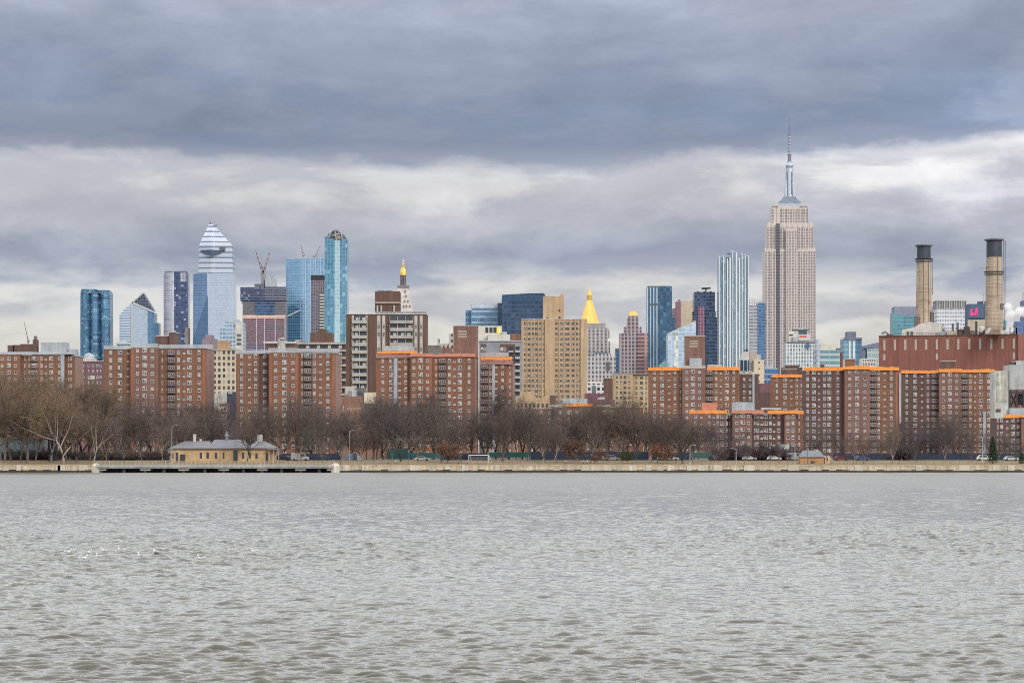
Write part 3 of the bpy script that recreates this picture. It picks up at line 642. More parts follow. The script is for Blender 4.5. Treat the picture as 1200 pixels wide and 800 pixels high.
MB().poly([(X(245.4),0,0),(X(275.6),0,0),(X(275.6),45,0),(X(242.6),0,Z(320)),(X(273.6),0,Z(320.4)),(X(273.6),45,Z(320.4))], [(0,1,4,3),(1,2,5,4)], 0).build('front_facade', gf, b.root)
MB().poly([(X(225.5),5.6,0),(X(245.6),-.6,0),(X(243.4),-.6,Z(346)),(X(225.5),5.6,Z(398))], [(0,1,2,3)], 0).ext([(X(225.5),0),(X(226),0),(X(226),.1)], 5.7, 5.8).build('painted_reflection', facade('deck_deep', (.07,.16,.30), (.09,.18,.33), (.07,.17,.33), 3.2, 4.4, .12, .18, .2, .7, .12), b.root)  # deeper blue sheet that paints a reflection on the side face
P = [(X(232.2),4,Z(320.4)),(X(247),-1,Z(320.4)),(X(272.6),4,Z(320.4)),(X(272.6),40,Z(320.4)),(X(232.2),40,Z(320.4)),
     (X(233.2),4,Z(287)),(X(247),-1,Z(287)),(X(271.6),4,Z(287)),(X(271.6),40,Z(287)),(X(233.2),40,Z(287)),
     (X(243.6),14,Z(262.4)),(X(248),10,Z(262.4)),(X(250.4),14,Z(265)),(X(250,),24,Z(264)),(X(244),24,Z(262.4))]
MB().poly(P, [(0,1,6,5),(1,2,7,6),(2,3,8,7),(4,0,5,9),(5,6,11,10),(6,7,12,11),(7,8,13,12),(9,5,10,14),(10,11,12,13,14)], 0).build('striped_crown', gs, b.root)
o = MB().poly([(X(234),3.6,Z(293)),(X(248),-16,Z(293.4)),(X(265),3.6,Z(293.6)),(X(235.6),3.6,Z(296.6)),(X(248),-9,Z(300.4)),(X(261),3.6,Z(297))], [(0,1,2),(3,5,4),(0,3,4,1),(1,4,5,2)], 0).build('observation_deck', mat('deck_soffit', (.16,.22,.33), .4, .3), b.root)
MB().box(X(257.4), X(264), -2, 2, Z(293.4), Z(289.4)).build('deck_pavilion', M_dgrey, b.root)
b.box('setback_roof', M_grey, 226, 242.6, 318.6, 320.8, y0=8, y1=40)
MB().tube([(X(245.6),14,Z(262.4)),(X(245.4),14,Z(259.6))], 1.2, 6).build('mast_tip', M_dgrey, b.root); MB().tube([(X(250),15,Z(265)),(X(253.4),15,Z(262.6))], .8, 6).build('maintenance_crane', M_dgrey, b.root)
# T5
b = Bld('blue_grey_stepped_block', 'small blue grey stepped block with dark louvred openings before the pink netted tower', 'office building', 258, 286, 2600)
Mb5 = facade('bluegrey5', (.36,.43,.50), (.40,.47,.54), (.20,.30,.40), 3.2, 3.8, .25, .35, .25, .3)
b.box('wall', Mb5, 258, 285.4, 385, y1=24); b.box('upper_storey', Mb5, 263.5, 285, 377, 385, y0=2, y1=22); b.box('roof_plant', M_grey, 269, 279, 374, 377, y0=5, y1=15); b.box('corner_bay', M_wr, 276, 284.4, 378, y0=-1, y1=-.01)
for i in range(3): b.box('louvre_opening', M_dgrey, 277.5, 283, 391.4+i*5, 394.6+i*5, y0=-1.2, y1=-1.01)
# T6 under construction
b = Bld('unfinished_tower', 'tower under construction with pink netted floors below a navy glass top', 'skyscraper', 281, 336, 4300)
M_slab = mat('bare_slab', (.44,.43,.45), .8); M_core = mat('dark_core', (.035,.04,.07), .5)
b.box('core', M_core, 284.5, 334.4, 352, y0=3, y1=34)
b.box('glass_top', facade('navy_top', (.06,.085,.16), (.11,.14,.22), (.02,.04,.10), 3.6, 4.3, .22, .22, .5, .4, .14, .5, (.2,.25,.35)), 281.6, 309.4, 336.4, 352.4, y0=0, y1=36); b.box('glass_top', facade('grey_top', (.12,.13,.19), (.19,.20,.27), (.05,.065,.12), 3.6, 4.3, .22, .3, .5, .4), 309.5, 335, 336, 352, y0=1, y1=36)
b.box('blue_sheet', facade('blue_open_floors', (.05,.08,.16), (.16,.19,.27), (.03,.075,.17), 5, 4.3, .12, .16, .5, .2), 299, 322, 353, 369, y0=.1, y1=.38)
M_pink = mat('pink_netting', (.48,.07,.16), .75); M_lil = mat('lilac_floor', (.46,.40,.50), .8)
for i in range(26):
    py = 354+i*2.35; top = i < 7
    b.box('floor_slab', M_slab if top else M_lil if i > 20 else M_slab, 283.6 if i else 282, 334.8, py, py+.75, y0=.4, y1=35)
    if 7 <= i <= 20:
        for a, c in ((284, 300), (301, 309), (310.4, 334.4)):
            if random.random() < .85: b.box('safety_net', M_pink, a, c, py+.85+random.random()*.2, py+1.5, y0=.9, y1=1.3)
b.box('pale_net', mat('peach_netting', (.62,.42,.36), .8), 284, 334.6, 369.2, 372.6, y0=-.2, y1=.3)
for px in (284.6, 300.4, 309.8, 322.5, 334): b.box('column', M_lil, px-.5, px+.5, 372, y0=.1, y1=.38)
b.box('hoist_mast', M_grey, 310, 323, 326, 336.2, y0=8, y1=20); b.box('hoist_head', M_steel, 311.5, 319.6, 322.4, 326, y0=9, y1=17); b.box('roof_formwork', M_dgrey, 298, 309, 332.4, 336.4, y0=4, y1=20)
def crane(label, D, mast, base, top, jib, back, w=1.6):
    s = D/F; pt = lambda p: ((p[0]-CX)*s, D+14, EYE+(HZ-p[1])*s)
    o = thing('tower_crane', label, 'crane', pt((mast, base)))
    L = lambda p: tuple(Vector(pt(p))-Vector(o.location))
    c1 = mat('crane_white', (.30,.29,.31), .6); c2 = mat('crane_red', (.23,.16,.15), .6)
    MB().tube([L((mast,base)), L((mast,top))], w*1.1, 4).build('mast', c1, o)
    n = 9; A, Bv = Vector(L((mast,top))), Vector(L(jib)); q = MB()
    for i in range(n):
        a, c = A+(Bv-A)*i/n, A+(Bv-A)*(i+1)/n; q.tube([a, c], w*(.8-.4*i/n), 4, i % 2)
    q.build('jib', [c1, c2], o); MB().tube([A, L(back)], w, 4).build('counter_jib', M_dgrey, o)
    MB().tube([L((mast,top)), L((mast+.3*(1 if back[0] > mast else -1),top-(base-top)*.22)), Bv*.55+A*.45], w*.3, 4).build('tie_rod', M_dgrey, o)
    MB().box(L((mast,top))[0]-w*1.6, L((mast,top))[0]+w*1.6, -2, 2, L((mast,top))[2]-w*2, L((mast,top))[2]+w).build('cab', c1, o)
crane('luffing crane on the pink netted tower, its jib leaning left over the roof', 4300, 306.4, 334, 317, (298.6,292), (309,319), 2.2)
crane('luffing crane on the pink netted tower, its darker jib leaning right', 4300, 308.4, 336, 318, (315.4,293.4), (305,320), 2.2)
crane('thin far crane with one leaning lattice jib above the brick roofs by the edge', 2200, 29.4, 404, 398, (24.6,376), (31,399.4), .55)
# T7 broad blue
b = Bld('broad_blue_tower', 'broad blue glass tower with a darker slanting lower corner and roof cranes', 'skyscraper', 334, 381.5, 4500)
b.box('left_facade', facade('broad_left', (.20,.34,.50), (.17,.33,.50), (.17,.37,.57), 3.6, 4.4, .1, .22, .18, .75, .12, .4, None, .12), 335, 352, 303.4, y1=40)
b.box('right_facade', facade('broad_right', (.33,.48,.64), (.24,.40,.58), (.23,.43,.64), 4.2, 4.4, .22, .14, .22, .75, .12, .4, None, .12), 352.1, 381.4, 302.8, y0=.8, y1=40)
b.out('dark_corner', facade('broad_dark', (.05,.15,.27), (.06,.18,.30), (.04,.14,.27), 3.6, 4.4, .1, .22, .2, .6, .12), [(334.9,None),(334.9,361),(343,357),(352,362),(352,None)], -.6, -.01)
b.out('slanting_band', M_grey, [(335,370.4),(352,362.4),(352,364.2),(335,372)], -1.2, -.62); b.box('roof_rim', M_grey, 334.8, 381.6, 302, 303.4, y0=4, y1=38)
crane('thin crane on the broad blue tower, jib leaning steeply left', 4500, 354.6, 302.5, 297, (351.6,285.6), (356.6,298.4), 1.3)
crane('thin crane on the broad blue tower, jib leaning right', 4500, 369.4, 302.5, 299, (374.4,287.4), (366.4,300.4), 1.3)
# T8 slim dark
b = Bld('slim_dark_tower', 'slim mauve brown tower with a black cap and a white balcony stack', 'skyscraper', 363.6, 380.6, 3000)
b.box('wall', facade('mauve_tower', (.20,.17,.20), (.17,.15,.18), (.10,.09,.12), 2.6, 3.5, .35, .35, .4, .2), 364.4, 380, 328, y1=22); b.box('dark_cap', M_black, 364, 380.4, 322.4, 327.9, y0=-.4, y1=22.4)
for i in range(14): b.box('balcony', M_white, 374.6, 380, 345+i*3.5, 346.7+i*3.5, y0=-2, y1=-.01)
b.box('balcony_recess', M_dgrey, 374.6, 380, 343, 394, y0=-.3, y1=-.004)
# T9 teal with broken crown
b = Bld('teal_glass_tower', 'tall teal glass tower with a dark jagged open crown and a pale central stripe', 'skyscraper', 380, 407.6, 2870)
gt = facade('teal_glass', (.18,.35,.47), (.12,.29,.43), (.11,.31,.47), 3.2, 4.0, .14, .18, .4, .7, .12, .4, (.36,.56,.64), .32)
X, Z = b.X, b.Z
def taper(p0b, p1b, p0t, p1t, tl, tr, y0, y1, nm, m):
    MB().poly([(X(p0b),y0,0),(X(p1b),y0,0),(X(p1b),y1,0),(X(p0b),y1,0),(X(p0t),y0,Z(tl)),(X(p1t),y0,Z(tr)),(X(p1t),y1,Z(tr)),(X(p0t),y1,Z(tl))],
              [(0,3,2,1),(4,5,6,7),(0,1,5,4),(1,2,6,5),(2,3,7,6),(3,0,4,7)]).build(nm, m, b.root)
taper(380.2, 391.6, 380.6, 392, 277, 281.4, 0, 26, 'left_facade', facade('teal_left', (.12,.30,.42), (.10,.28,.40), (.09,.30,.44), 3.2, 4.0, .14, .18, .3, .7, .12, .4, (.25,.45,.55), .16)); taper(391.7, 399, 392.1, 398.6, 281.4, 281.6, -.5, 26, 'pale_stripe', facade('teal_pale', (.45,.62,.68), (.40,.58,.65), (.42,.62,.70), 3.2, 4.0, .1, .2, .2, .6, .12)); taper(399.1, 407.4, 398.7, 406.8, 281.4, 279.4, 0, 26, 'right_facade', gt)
b.out('open_crown', M_dgrey, [(382.2,279),(384.6,273.4),(388.6,270),(393,269.6),(399,272),(403.6,276),(406,279.6),(399,282),(391,281.6)], 4, 22)
for p, q_ in (((386,273),(391,269.2)), ((391,269.4),(397,269)), ((389.6,276),(399,273.6)), ((394,281),(392,270)), ((385,278),(388,271)), ((401,280),(399.4,272.4))): MB().tube([(X(p[0]),2,Z(p[1])),(X(q_[0]),2,Z(q_[1]))], .8, 5).build('crown_beam', M_steel, b.root)
b.box('bronze_panel', mat('bronze_panel', (.30,.22,.15), .5), 392, 399, 273.6, 279.6, y0=3, y1=3.9)
# clock-tower like spire with gold cupola
b = Bld('gold_cupola_tower', 'white stone tower with steep pyramid roof, balcony, columned drum and gold cupola', 'tower', 460, 485, 2970)
X, Z = b.X, b.Z; M_marble = mat('pale_marble', (.52,.48,.44), .8, streak=.1); M_gold = mat('gold_leaf', (.74,.49,.13), .38, .5, var=.12); M_sdark = mat('weathered_stone', (.22,.20,.21), .85)
cx = X(471.9); w = lambda p: p*b.s
MB().frus((cx-w(13.4),cx+w(13.4),0,w(26.8)), Z(372), (cx-w(6.2),cx+w(6.2),w(7.2),w(19.6)), Z(337.4)).build('pyramid_roof', M_marble, b.root); MB().box(cx-w(13.6), cx+w(13.6), -.2, w(27), 0, Z(372)).build('shaft', M_marble, b.root)
cy = w(13.4)
MB().box(cx-w(6.5), cx+w(6.5), cy-w(6.5), cy+w(6.5), Z(337.4), Z(335.2)).box(cx-w(6.8), cx+w(6.8), cy-w(6.8), cy+w(6.8), Z(335.2), Z(333.6)).build('balcony', M_sdark, b.root)
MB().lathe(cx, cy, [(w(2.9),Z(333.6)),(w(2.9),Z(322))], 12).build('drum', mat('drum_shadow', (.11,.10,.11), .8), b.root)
for i in range(8): a = R(22.5+45*i); MB().tube([(cx+w(3.4)*math.cos(a), cy+w(3.4)*math.sin(a), Z(333.6)), (cx+w(3.4)*math.cos(a), cy+w(3.4)*math.sin(a), Z(322.4))], w(.55), 6).build('column', M_sdark, b.root)
MB().lathe(cx, cy, [(w(4),Z(322.4)),(w(4),Z(321.4)),(w(3.9),Z(319.4)),(w(3.4),Z(316)),(w(2.3),Z(313.4)),(w(1.5),Z(312.6))], 14).build('gold_cupola', M_gold, b.root, smooth=True)
MB().lathe(cx, cy, [(w(1.6),Z(312.6)),(w(1.6),Z(309.4)),(w(2),Z(309.2)),(w(1.1),Z(308.2))], 10).build('gold_lantern', M_gold, b.root); MB().lathe(cx, cy, [(w(1.2),Z(308.2)),(w(1.2),Z(305.4)),(w(.5),Z(303.6)),(w(.12),Z(299.6))], 8).build('finial', M_marble, b.root)
for px, py in ((474.6,341.4),(475.4,347),(474,353),(478,353),(473,359),(476.4,359),(480.4,359)):
    t = (372-py)/(372-337.4); y = w(7.2)*t
    MB().box(X(px-.7), X(px+.7), y-1.2, y+3, Z(py+1), Z(py-1)).ext([(X(px-1),Z(py-1)),(X(px+1),Z(py-1)),(X(px),Z(py-2))], y-1.4, y+3).build('dormer', [M_sdark], b.root)
# blue glass pair
b = Bld('banded_blue_office', 'blue glass office block with white floor bands beside the navy block', 'office building', 545, 588.6, 2650)
gbb = facade('banded_blue', (.16,.28,.42), (.35,.45,.55), (.10,.24,.40), 4, 5.6, .12, .3, .3, .6)
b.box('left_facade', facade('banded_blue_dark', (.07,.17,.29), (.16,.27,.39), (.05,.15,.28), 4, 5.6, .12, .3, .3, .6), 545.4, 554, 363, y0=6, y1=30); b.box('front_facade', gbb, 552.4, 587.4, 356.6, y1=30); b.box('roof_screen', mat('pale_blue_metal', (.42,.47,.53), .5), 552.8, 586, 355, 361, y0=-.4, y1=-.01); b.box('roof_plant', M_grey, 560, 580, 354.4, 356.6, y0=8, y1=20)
b = Bld('navy_glass_office', 'big dark navy glass office block right behind the tan tower', 'office building', 586, 639, 2600)
gnv = facade('navy_glass', (.03,.07,.14), (.035,.075,.15), (.025,.06,.13), 3.8, 4, .14, .24, .45, .6, .1, .4, (.07,.12,.2))
b.out('front_facade', gnv, [(588,None),(588,348),(588.8,345.4),(620,343.6),(637.4,343.4),(639,346),(639,None)], 0, 40); b.box('roof_band', mat('navy_metal', (.03,.075,.15), .4, .3), 588.4, 638.8, 345.6, 353, y0=-.5, y1=-.02); b.box('corner_wing', gnv, 583, 588, 354.4, y0=8, y1=34)
# gold pyramid tower
b = Bld('gold_pyramid_tower', 'pale stone tower with a tall gilded pyramid roof and lantern', 'skyscraper', 668, 716, 3050)
X, Z = b.X, b.Z; w = lambda p: p*b.s; cx = X(691.4); cy = w(20)
Mny = facade('pyramid_stone', (.43,.40,.37), (.30,.28,.28), (.10,.10,.12), 4.6, 3.9, .5, .42, .4)
MB().box(cx-w(23.6), cx+w(23.6), 0, w(42), 0, Z(400)).build('lower_shaft', Mny, b.root); MB().box(cx-w(21.4), cx+w(21.4), w(1.5), w(40), Z(400), Z(384)).build('upper_shaft', Mny, b.root); MB().box(cx-w(18.6), cx+w(18.6), w(3), w(38), Z(384), Z(378.6)).build('attic', mat('attic_stone', (.30,.28,.27), .85), b.root)
for px, t in ((674.5,377), (709.6,376), (714,386), (669,386), (703,379)): MB().lathe(X(px), w(4), [(w(1.1),Z(t+10)),(w(1.1),Z(t+2)),(w(.1),Z(t-3))], 8).build('pinnacle', M_marble, b.root)
n8 = 8
MB().lathe(cx, cy, [(w(12.6),Z(378.6)),(w(11.6),Z(377)),(w(4.2),Z(353)),(w(3.2),Z(350.6))], n8, 0, R(22.5)).build('gold_pyramid', M_gold, b.root)
o = MB().lathe(cx, cy, [(w(2.2),Z(351)),(w(2.2),Z(344))], 8).build('gold_lantern', M_gold, b.root)
for i in range(8): a = R(45*i); MB().tube([(cx+w(2.7)*math.cos(a),cy+w(2.7)*math.sin(a),Z(351)),(cx+w(2.7)*math.cos(a),cy+w(2.7)*math.sin(a),Z(344.6))], w(.4), 5).build('lantern_rib', M_gold, o)
MB().lathe(cx, cy, [(w(3),Z(344.6)),(w(2.6),Z(343.2)),(w(.9),Z(338.4)),(w(.15),Z(334.8))], 8).build('gold_spirelet', M_gold, b.root)
# brown gold-capped tower
b = Bld('gold_cap_tower', 'pink brown stepped apartment tower with a small gold cap', 'skyscraper', 726.5, 760, 2350)
b.box('left_wall', facade('goldcap_l', (.33,.27,.28), (.27,.22,.24), (.07,.07,.09), 3.1, 3.3, .42, .4, .4), 726.6, 746.8, 390.2, y1=24); b.box('right_wall', facade('goldcap_r', (.38,.23,.22), (.36,.20,.20), (.11,.08,.10), 9, 3.3, .25, .45, .3), 746.9, 759.6, 390, y0=-1, y1=24)
Mgc = facade('goldcap_top', (.30,.24,.25), (.28,.22,.23), (.08,.07,.09), 3.4, 3.4, .5, .3, .4)
b.box('setback_storey', Mgc, 732, 752, 382.8, 390.4, y0=3, y1=22); b.box('crown_storey', Mgc, 735.6, 748.6, 372, 382.8, y0=5, y1=19); b.box('crown_storey', Mgc, 737, 747.6, 369.6, 372, y0=6, y1=18)
X, Z = b.X, b.Z; MB().frus((X(737.2),X(747.8),6,17), Z(369.6), (X(739.4),X(745.6),9,14), Z(364)).build('gold_cap', M_gold, b.root)
# dark blue striped
b = Bld('striped_navy_tower', 'navy glass tower with white vertical stripes on its left face', 'skyscraper', 758, 788, 2900)
b.box('left_facade', facade('navy_striped', (.42,.5,.58), (.06,.15,.26), (.05,.14,.25), 3.4, 3.8, .32, .12, .3, .5), 758.4, 771, 336.4, y1=26); b.box('right_facade', facade('navy_plain', (.03,.09,.17), (.04,.11,.2), (.035,.12,.22), 3.6, 3.8, .15, .15, .5, .65, .12, .4, (.1,.24,.36)), 771.1, 787.6, 335.6, y0=1, y1=26)
b.box('mechanical_floor', M_dgrey, 761, 772, 355.2, 357.4, y0=-.5, y1=-.01); b.box('roof_rim', M_dgrey, 759, 787, 334.8, 336, y0=3, y1=24); b.box('lower_wing', facade('navy_plain', 0, 0, 0, 1, 1, 1, 1), 787.7, 791, 372, y0=3, y1=20)
# brown and beige pair
b = Bld('purple_beige_tower', 'purple brown tower joined to a taller plain beige slab', 'office tower', 780, 812, 3000)
b.box('purple_wall', facade('purple_wall', (.20,.15,.19), (.22,.17,.21), (.10,.09,.13), 4, 3.7, .3, .4, .3), 781, 793, 361.4, y1=22); b.box('plum_wall', mat('plum_stone', (.23,.12,.15), .8), 792.6, 797.6, 353, y0=-.6, y1=20); b.box('chimney', mat('plum_stone'), 795.4, 797.4, 350.6, 353, y0=4, y1=8); b.box('beige_wall', mat('beige_slab', (.48,.40,.31), .8, streak=.15), 797.7, 811.6, 352.4, y1=22)
# slanted pale glass
b = Bld('slant_roof_glass_block', 'pale sky blue glass block with a sloping roofline in front of the beige slab', 'office building', 782, 816, 2300)
b.out('front_facade', facade('sky_glass', (.46,.56,.66), (.42,.53,.65), (.42,.56,.72), 3, 3.6, .12, .22, .3, .55, .12, .4, (.58,.66,.72)), [(782.4,None),(782.4,391.6),(797,384.4),(815.4,376.6),(815.4,None)], 0, 24); b.out('pale_bay', facade('cream_glass', (.5,.54,.55), (.5,.54,.54), (.58,.60,.55), 2.6, 3.6, .12, .2, .45, .3), [(789,None),(790.4,389.4),(794.4,387.6),(795,None)], -.8, -.01); b.out('roof_edge', mat('tan_edge', (.40,.34,.28), .7), [(782,391.8),(815.4,376.4),(815.4,375),(782,390.4)], 3, 22); b.box('roof_plant', M_dgrey, 811.6, 815, 374.6, 377, y0=5, y1=14)
b = Bld('teal_roof_hut_block', 'small block with a teal pitched roof right of the navy striped tower foot', 'building', 773, 784, 1700)
b.out('pitched_roof', mat('teal_roof', (.14,.28,.30), .5), [(773,430),(773,427.6),(778.6,422.6),(783.4,427),(783.4,430)], 0, 12); b.box('wall', M_concrete, 773.4, 783, 430, y0=.3, y1=12)
# dark tower with toothed crown
b = Bld('toothed_crown_tower', 'dark navy tower with toothed crown, side balconies and a pink inset strip', 'skyscraper', 813, 841, 2900)
gd = facade('toothed_glass', (.05,.075,.14), (.06,.09,.16), (.035,.065,.13), 3.2, 3.8, .2, .22, .5, .5, .12, .4, (.1,.16,.26))
b.box('shaft', gd, 813.6, 838, 343, y1=26); b.box('lower_shaft', gd, 827, 841, 372, y0=-1.5, y1=20)
for i in range(7): b.box('crown_tooth', gd, 813.6+i*3.6, 816.2+i*3.6, 341.2 if i % 2 else 342, 343, y0=0, y1=26)
b.box('pink_strip', facade('pink_strip', (.30,.14,.19), (.25,.12,.17), (.12,.08,.12), 3, 3.8, .3, .3, .3), 817.8, 825.8, 359, y0=-1, y1=-.01)
for i in range(4): b.box('side_balcony', M_dgrey, 812, 839.8, 364.8+i*2.6, 365.9+i*2.6, y0=2, y1=20)
X, Z = b.X, b.Z; q = MB().tube([(X(823),10,Z(337.4)),(X(833.4),10,Z(336.8))], 1.1, 6).tube([(X(828),10,Z(341.5)),(X(828),10,Z(337.2))], .8, 6).build('window_washing_rig', M_black, b.root)
# pale teal with white fins
b = Bld('white_fin_tower', 'pale teal glass tower with bold white vertical fins and a notched top', 'skyscraper', 842, 878, 2740)
gp = facade('pale_teal', (.30,.41,.47), (.32,.44,.50), (.27,.42,.50), 2.6, 3.6, .1, .16, .3, .6, .12, .4, (.40,.56,.62))
M_fin = mat('white_fin', (.60,.63,.66), .5, var=.06)
segs = ((842.6,846.4,300.6,1.5),(846.6,851,300,0),(851.2,856.6,305.4,1),(856.8,862,294.6,0),(862.2,868,304.4,-.6),(868.2,873,297,0),(873.2,877,299.6,1.2))
for a, c, t, y in segs: b.box('glass_bay', gp, a, c, t, y0=y, y1=26)
for px, wd, t in ((842.8,.7,300), (847.4,1.0,299.6), (852.4,1.6,303), (855.6,1.8,302), (858.4,.6,294), (862.8,1.8,296), (866.4,1.6,302.4), (869.4,1.0,296.6), (873,1.1,298), (876.6,1.0,299.4)): b.box('white_fin', M_fin, px-wd/2, px+wd/2, t, y0=-2.4, y1=-.61 if px > 862 and px < 868 else 1.6)
X, Z = b.X, b.Z; MB().tube([(X(854),6,Z(300.5)),(X(854),14,Z(300.5))], 3.6, 14).build('roof_drum', M_dgrey, b.root); b.box('roof_plant', M_dgrey, 851, 857, 300.8, 305.6, y0=14, y1=24)
q = MB().tube([(X(856),10,Z(293.4)),(X(862),10,Z(293))], .5, 5).build('roof_rail_arm', M_steel, b.root)
# grey lattice and blue
b = Bld('grey_lattice_tower', 'grey horizontally banded tower with an open lattice top, left of the stone skyscraper', 'office tower', 877, 888, 3100)
b.box('wall', facade('grey_bands', (.33,.33,.37), (.40,.40,.43), (.20,.21,.26), 9, 3.8, .1, .5, .25), 877.8, 887.6, 358, y1=22)
for px in (878.4, 881.4, 884.4, 887.2): b.box('lattice_post', M_concrete, px-.3, px+.3, 349 if px < 884 else 351, 358, y0=0, y1=.8)
for py in (351.6, 354.6): b.box('lattice_beam', M_concrete, 878, 887.6, py, py+.5, y0=.9, y1=1.6)
b = Bld('royal_blue_tower', 'royal blue glass tower squeezed against the stone skyscraper', 'office tower', 887, 897, 3100)
b.box('wall', facade('royal_glass', (.09,.17,.32), (.12,.22,.38), (.06,.16,.34), 3, 3.7, .2, .2, .5, .5), 887.8, 897, 355, y1=22); b.box('roof_plant', M_grey, 890.6, 895.6, 352.8, 355, y0=3, y1=14)
# stone skyscraper with mast
b = Bld('stone_skyscraper', 'tallest stone skyscraper with stepped shoulders and a silver mast with antenna', 'skyscraper', 896.4, 956, 3550, -2)
X, Z = b.X, b.Z; w = lambda p: p*b.s
LIM = (.55,.49,.45); SPA = (.43,.395,.385)
Ms = mat('limestone', LIM, .85, var=.1, streak=.08); Mw = facade('limestone_strip', SPA, SPA, (.19,.175,.20), 2.2, 3.75, .08, .45, .35, .1, .3, .8)
stages = ((896.6, 955.8, 292, None, 0, 60), (899, 953.6, 262, 292, 3, 56), (905, 947.4, 241, 262, 7, 52))
for si, (a, c, t, bo, y0, y1) in enumerate(stages):
    o = b.box('stone_stage', Ms, a, c, t, bo, y0=y0, y1=y1)
    n = int((c-a)/2.95); st = (c-a)/n
    for i in range(n):
        px = a+(i+.5)*st
        if 909 < px < 914.2: continue
        MB().box(X(px-.92), X(px+.62), y0-.4, y0-.02, 0 if bo is None else Z(bo), Z(t+(4 if si else 3))).build('window_strip', Mw, b.root)
    q = MB()
    for i in range(n+1):
        if i % 2 == 0: px = a+i*st; q.box(max(X(a), X(px)-w(.42)), min(X(c), X(px)+w(.42)), y0-.8, y0-.02, 0 if bo is None else Z(bo), Z(t)-1)
    q.build('stone_rib', Ms, b.root)
b.box('painted_recess', facade('recess_strip', (.10,.09,.11), (.15,.13,.15), (.06,.06,.09), 3, 3.75, .2, .4, .3), 909.4, 913.8, 262, y0=-.6, y1=-.03)  # dark strip on the face, painted to stand in for a shaded recess
b.box('centre_bay', Ms, 921, 934, 268, y0=-3.6, y1=-1.41)
for i in range(4): px = 922.8+i*3.15; MB().box(X(px-.9), X(px+.7), -4, -3.62, 0, Z(270)).build('window_strip', Mw, b.root)
for px in (898, 901.5, 950.6, 954.4, 907, 911, 940, 945): t = 292 if px < 899 or px > 953.7 else 262 if (px < 904.6 or px > 948) else 241; MB().box(X(px-1.2), X(px+1.2), 4, 10, Z(t)-.1, Z(t-2.2)).build('parapet_block', Ms, b.root)
Msil = mat('silver_metal', (.50,.54,.60), .34, .65, var=.12); Msd = mat('silver_dark', (.17,.20,.26), .4, .5)
cx, cy = X(927), 30
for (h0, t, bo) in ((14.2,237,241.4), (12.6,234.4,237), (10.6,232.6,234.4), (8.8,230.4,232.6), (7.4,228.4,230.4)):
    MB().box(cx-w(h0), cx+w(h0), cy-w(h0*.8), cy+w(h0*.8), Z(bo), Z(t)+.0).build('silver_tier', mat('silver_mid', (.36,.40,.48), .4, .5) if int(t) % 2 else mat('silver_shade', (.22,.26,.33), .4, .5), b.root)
MB().lathe(cx, cy, [(w(4.7),Z(228.4)),(w(4.4),Z(197)),(w(4.4),Z(194.6)),(w(3.6),Z(193.8))], 12).build('mast_shaft', Msil, b.root)
for a in (0, 90, 180, 270):
    q = MB(); c_, s_ = math.cos(R(a+45)), math.sin(R(a+45))
    for r0, z0, r1, z1 in ((6.6,228.4,4.9,200),):
        q.tube([(cx+w(r0)*c_, cy+w(r0)*s_, Z(z0)), (cx+w(r1)*c_, cy+w(r1)*s_, Z(z1))], [w(1.5), w(.8)], 6)
    q.build('mast_wing', Msil, b.root)
for px in (923.6, 929): MB().box(X(px)-w(.6), X(px)+w(.6), cy-w(4.75), cy-w(4.2), Z(226), Z(199)).build('mast_window', Msd, b.root)
MB().lathe(cx, cy, [(w(4),Z(193.8)),(w(4.6),Z(192)),(w(4.6),Z(190.4)),(w(3.4),Z(188.6)),(w(3.4),Z(187))], 14).build('mast_cap', Msil, b.root)
MB().lathe(cx, cy, [(w(2.2),Z(187)),(w(1.9),Z(179.6)),(w(2.6),Z(179.2)),(w(2.6),Z(178.4))], 10).build('antenna_base', Msd, b.root)
MB().lathe(cx, cy, [(w(1.7),Z(178.4)),(w(1.5),Z(166)),(w(1.4),Z(155))], 8).build('antenna_lower', M_steel, b.root)
for py in (175,171.4,167.6,163.6,159.6,156): MB().lathe(cx, cy, [(w(1.75),Z(py)),(w(1.75),Z(py-1.2))], 8).build('antenna_ring', Msd, b.root)
MB().lathe(cx, cy, [(w(1.0),Z(155)),(w(.85),Z(145)),(w(.7),Z(135))], 6).build('antenna_tip', Msd, b.root)
# white grid building before it
b = Bld('white_grid_building', 'white gridded office block with a red and white roof sign box before the stone skyscraper', 'office building', 920.6, 955, 2350)
X, Z = b.X, b.Z
b.box('wall', facade('white_grid', (.60,.60,.60), (.45,.50,.50), (.20,.26,.30), 2.45, 3.3, .42, .36, .45, .1), 921, 954.6, 401.4, y1=26); b.box('roof_deck', M_dgrey, 922, 955, 400.6, 401.6, y0=-.8, y1=26.4)
b.box('roof_house', M_wr, 925, 936, 388, 400.6, y0=3, y1=16); b.box('roof_house_front', M_grey, 929, 935, 394.6, 400.6, y0=-.3, y1=2.9); b.box('roof_house_window', M_black, 925.4, 929.6, 391.4, 393.2, y0=2.8, y1=3.1)
b.box('sign_box', M_white, 936, 949.6, 391.6, 399, y0=2, y1=14); b.box('red_sign_band', mat('sign_red', (.62,.09,.08), .5), 937.2, 945.4, 393, 395.2, y0=1.8, y1=1.99); b.box('glass_room', mat('dark_teal_glass', (.06,.12,.14), .15, .3), 937, 946, 386.8, 391.4, y0=3, y1=13); b.box('roof_slab', M_dgrey, 930, 948.6, 385.6, 386.8, y0=2, y1=14)
b.out('roof_canopy', M_grey, [(930,385.6),(944,382),(943.4,385.6)], 6, 12); b.box('blue_tank', mat('blue_tank', (.05,.09,.24), .5), 944.6, 948.4, 402.6, 407.4, y0=-2.5, y1=-.9)
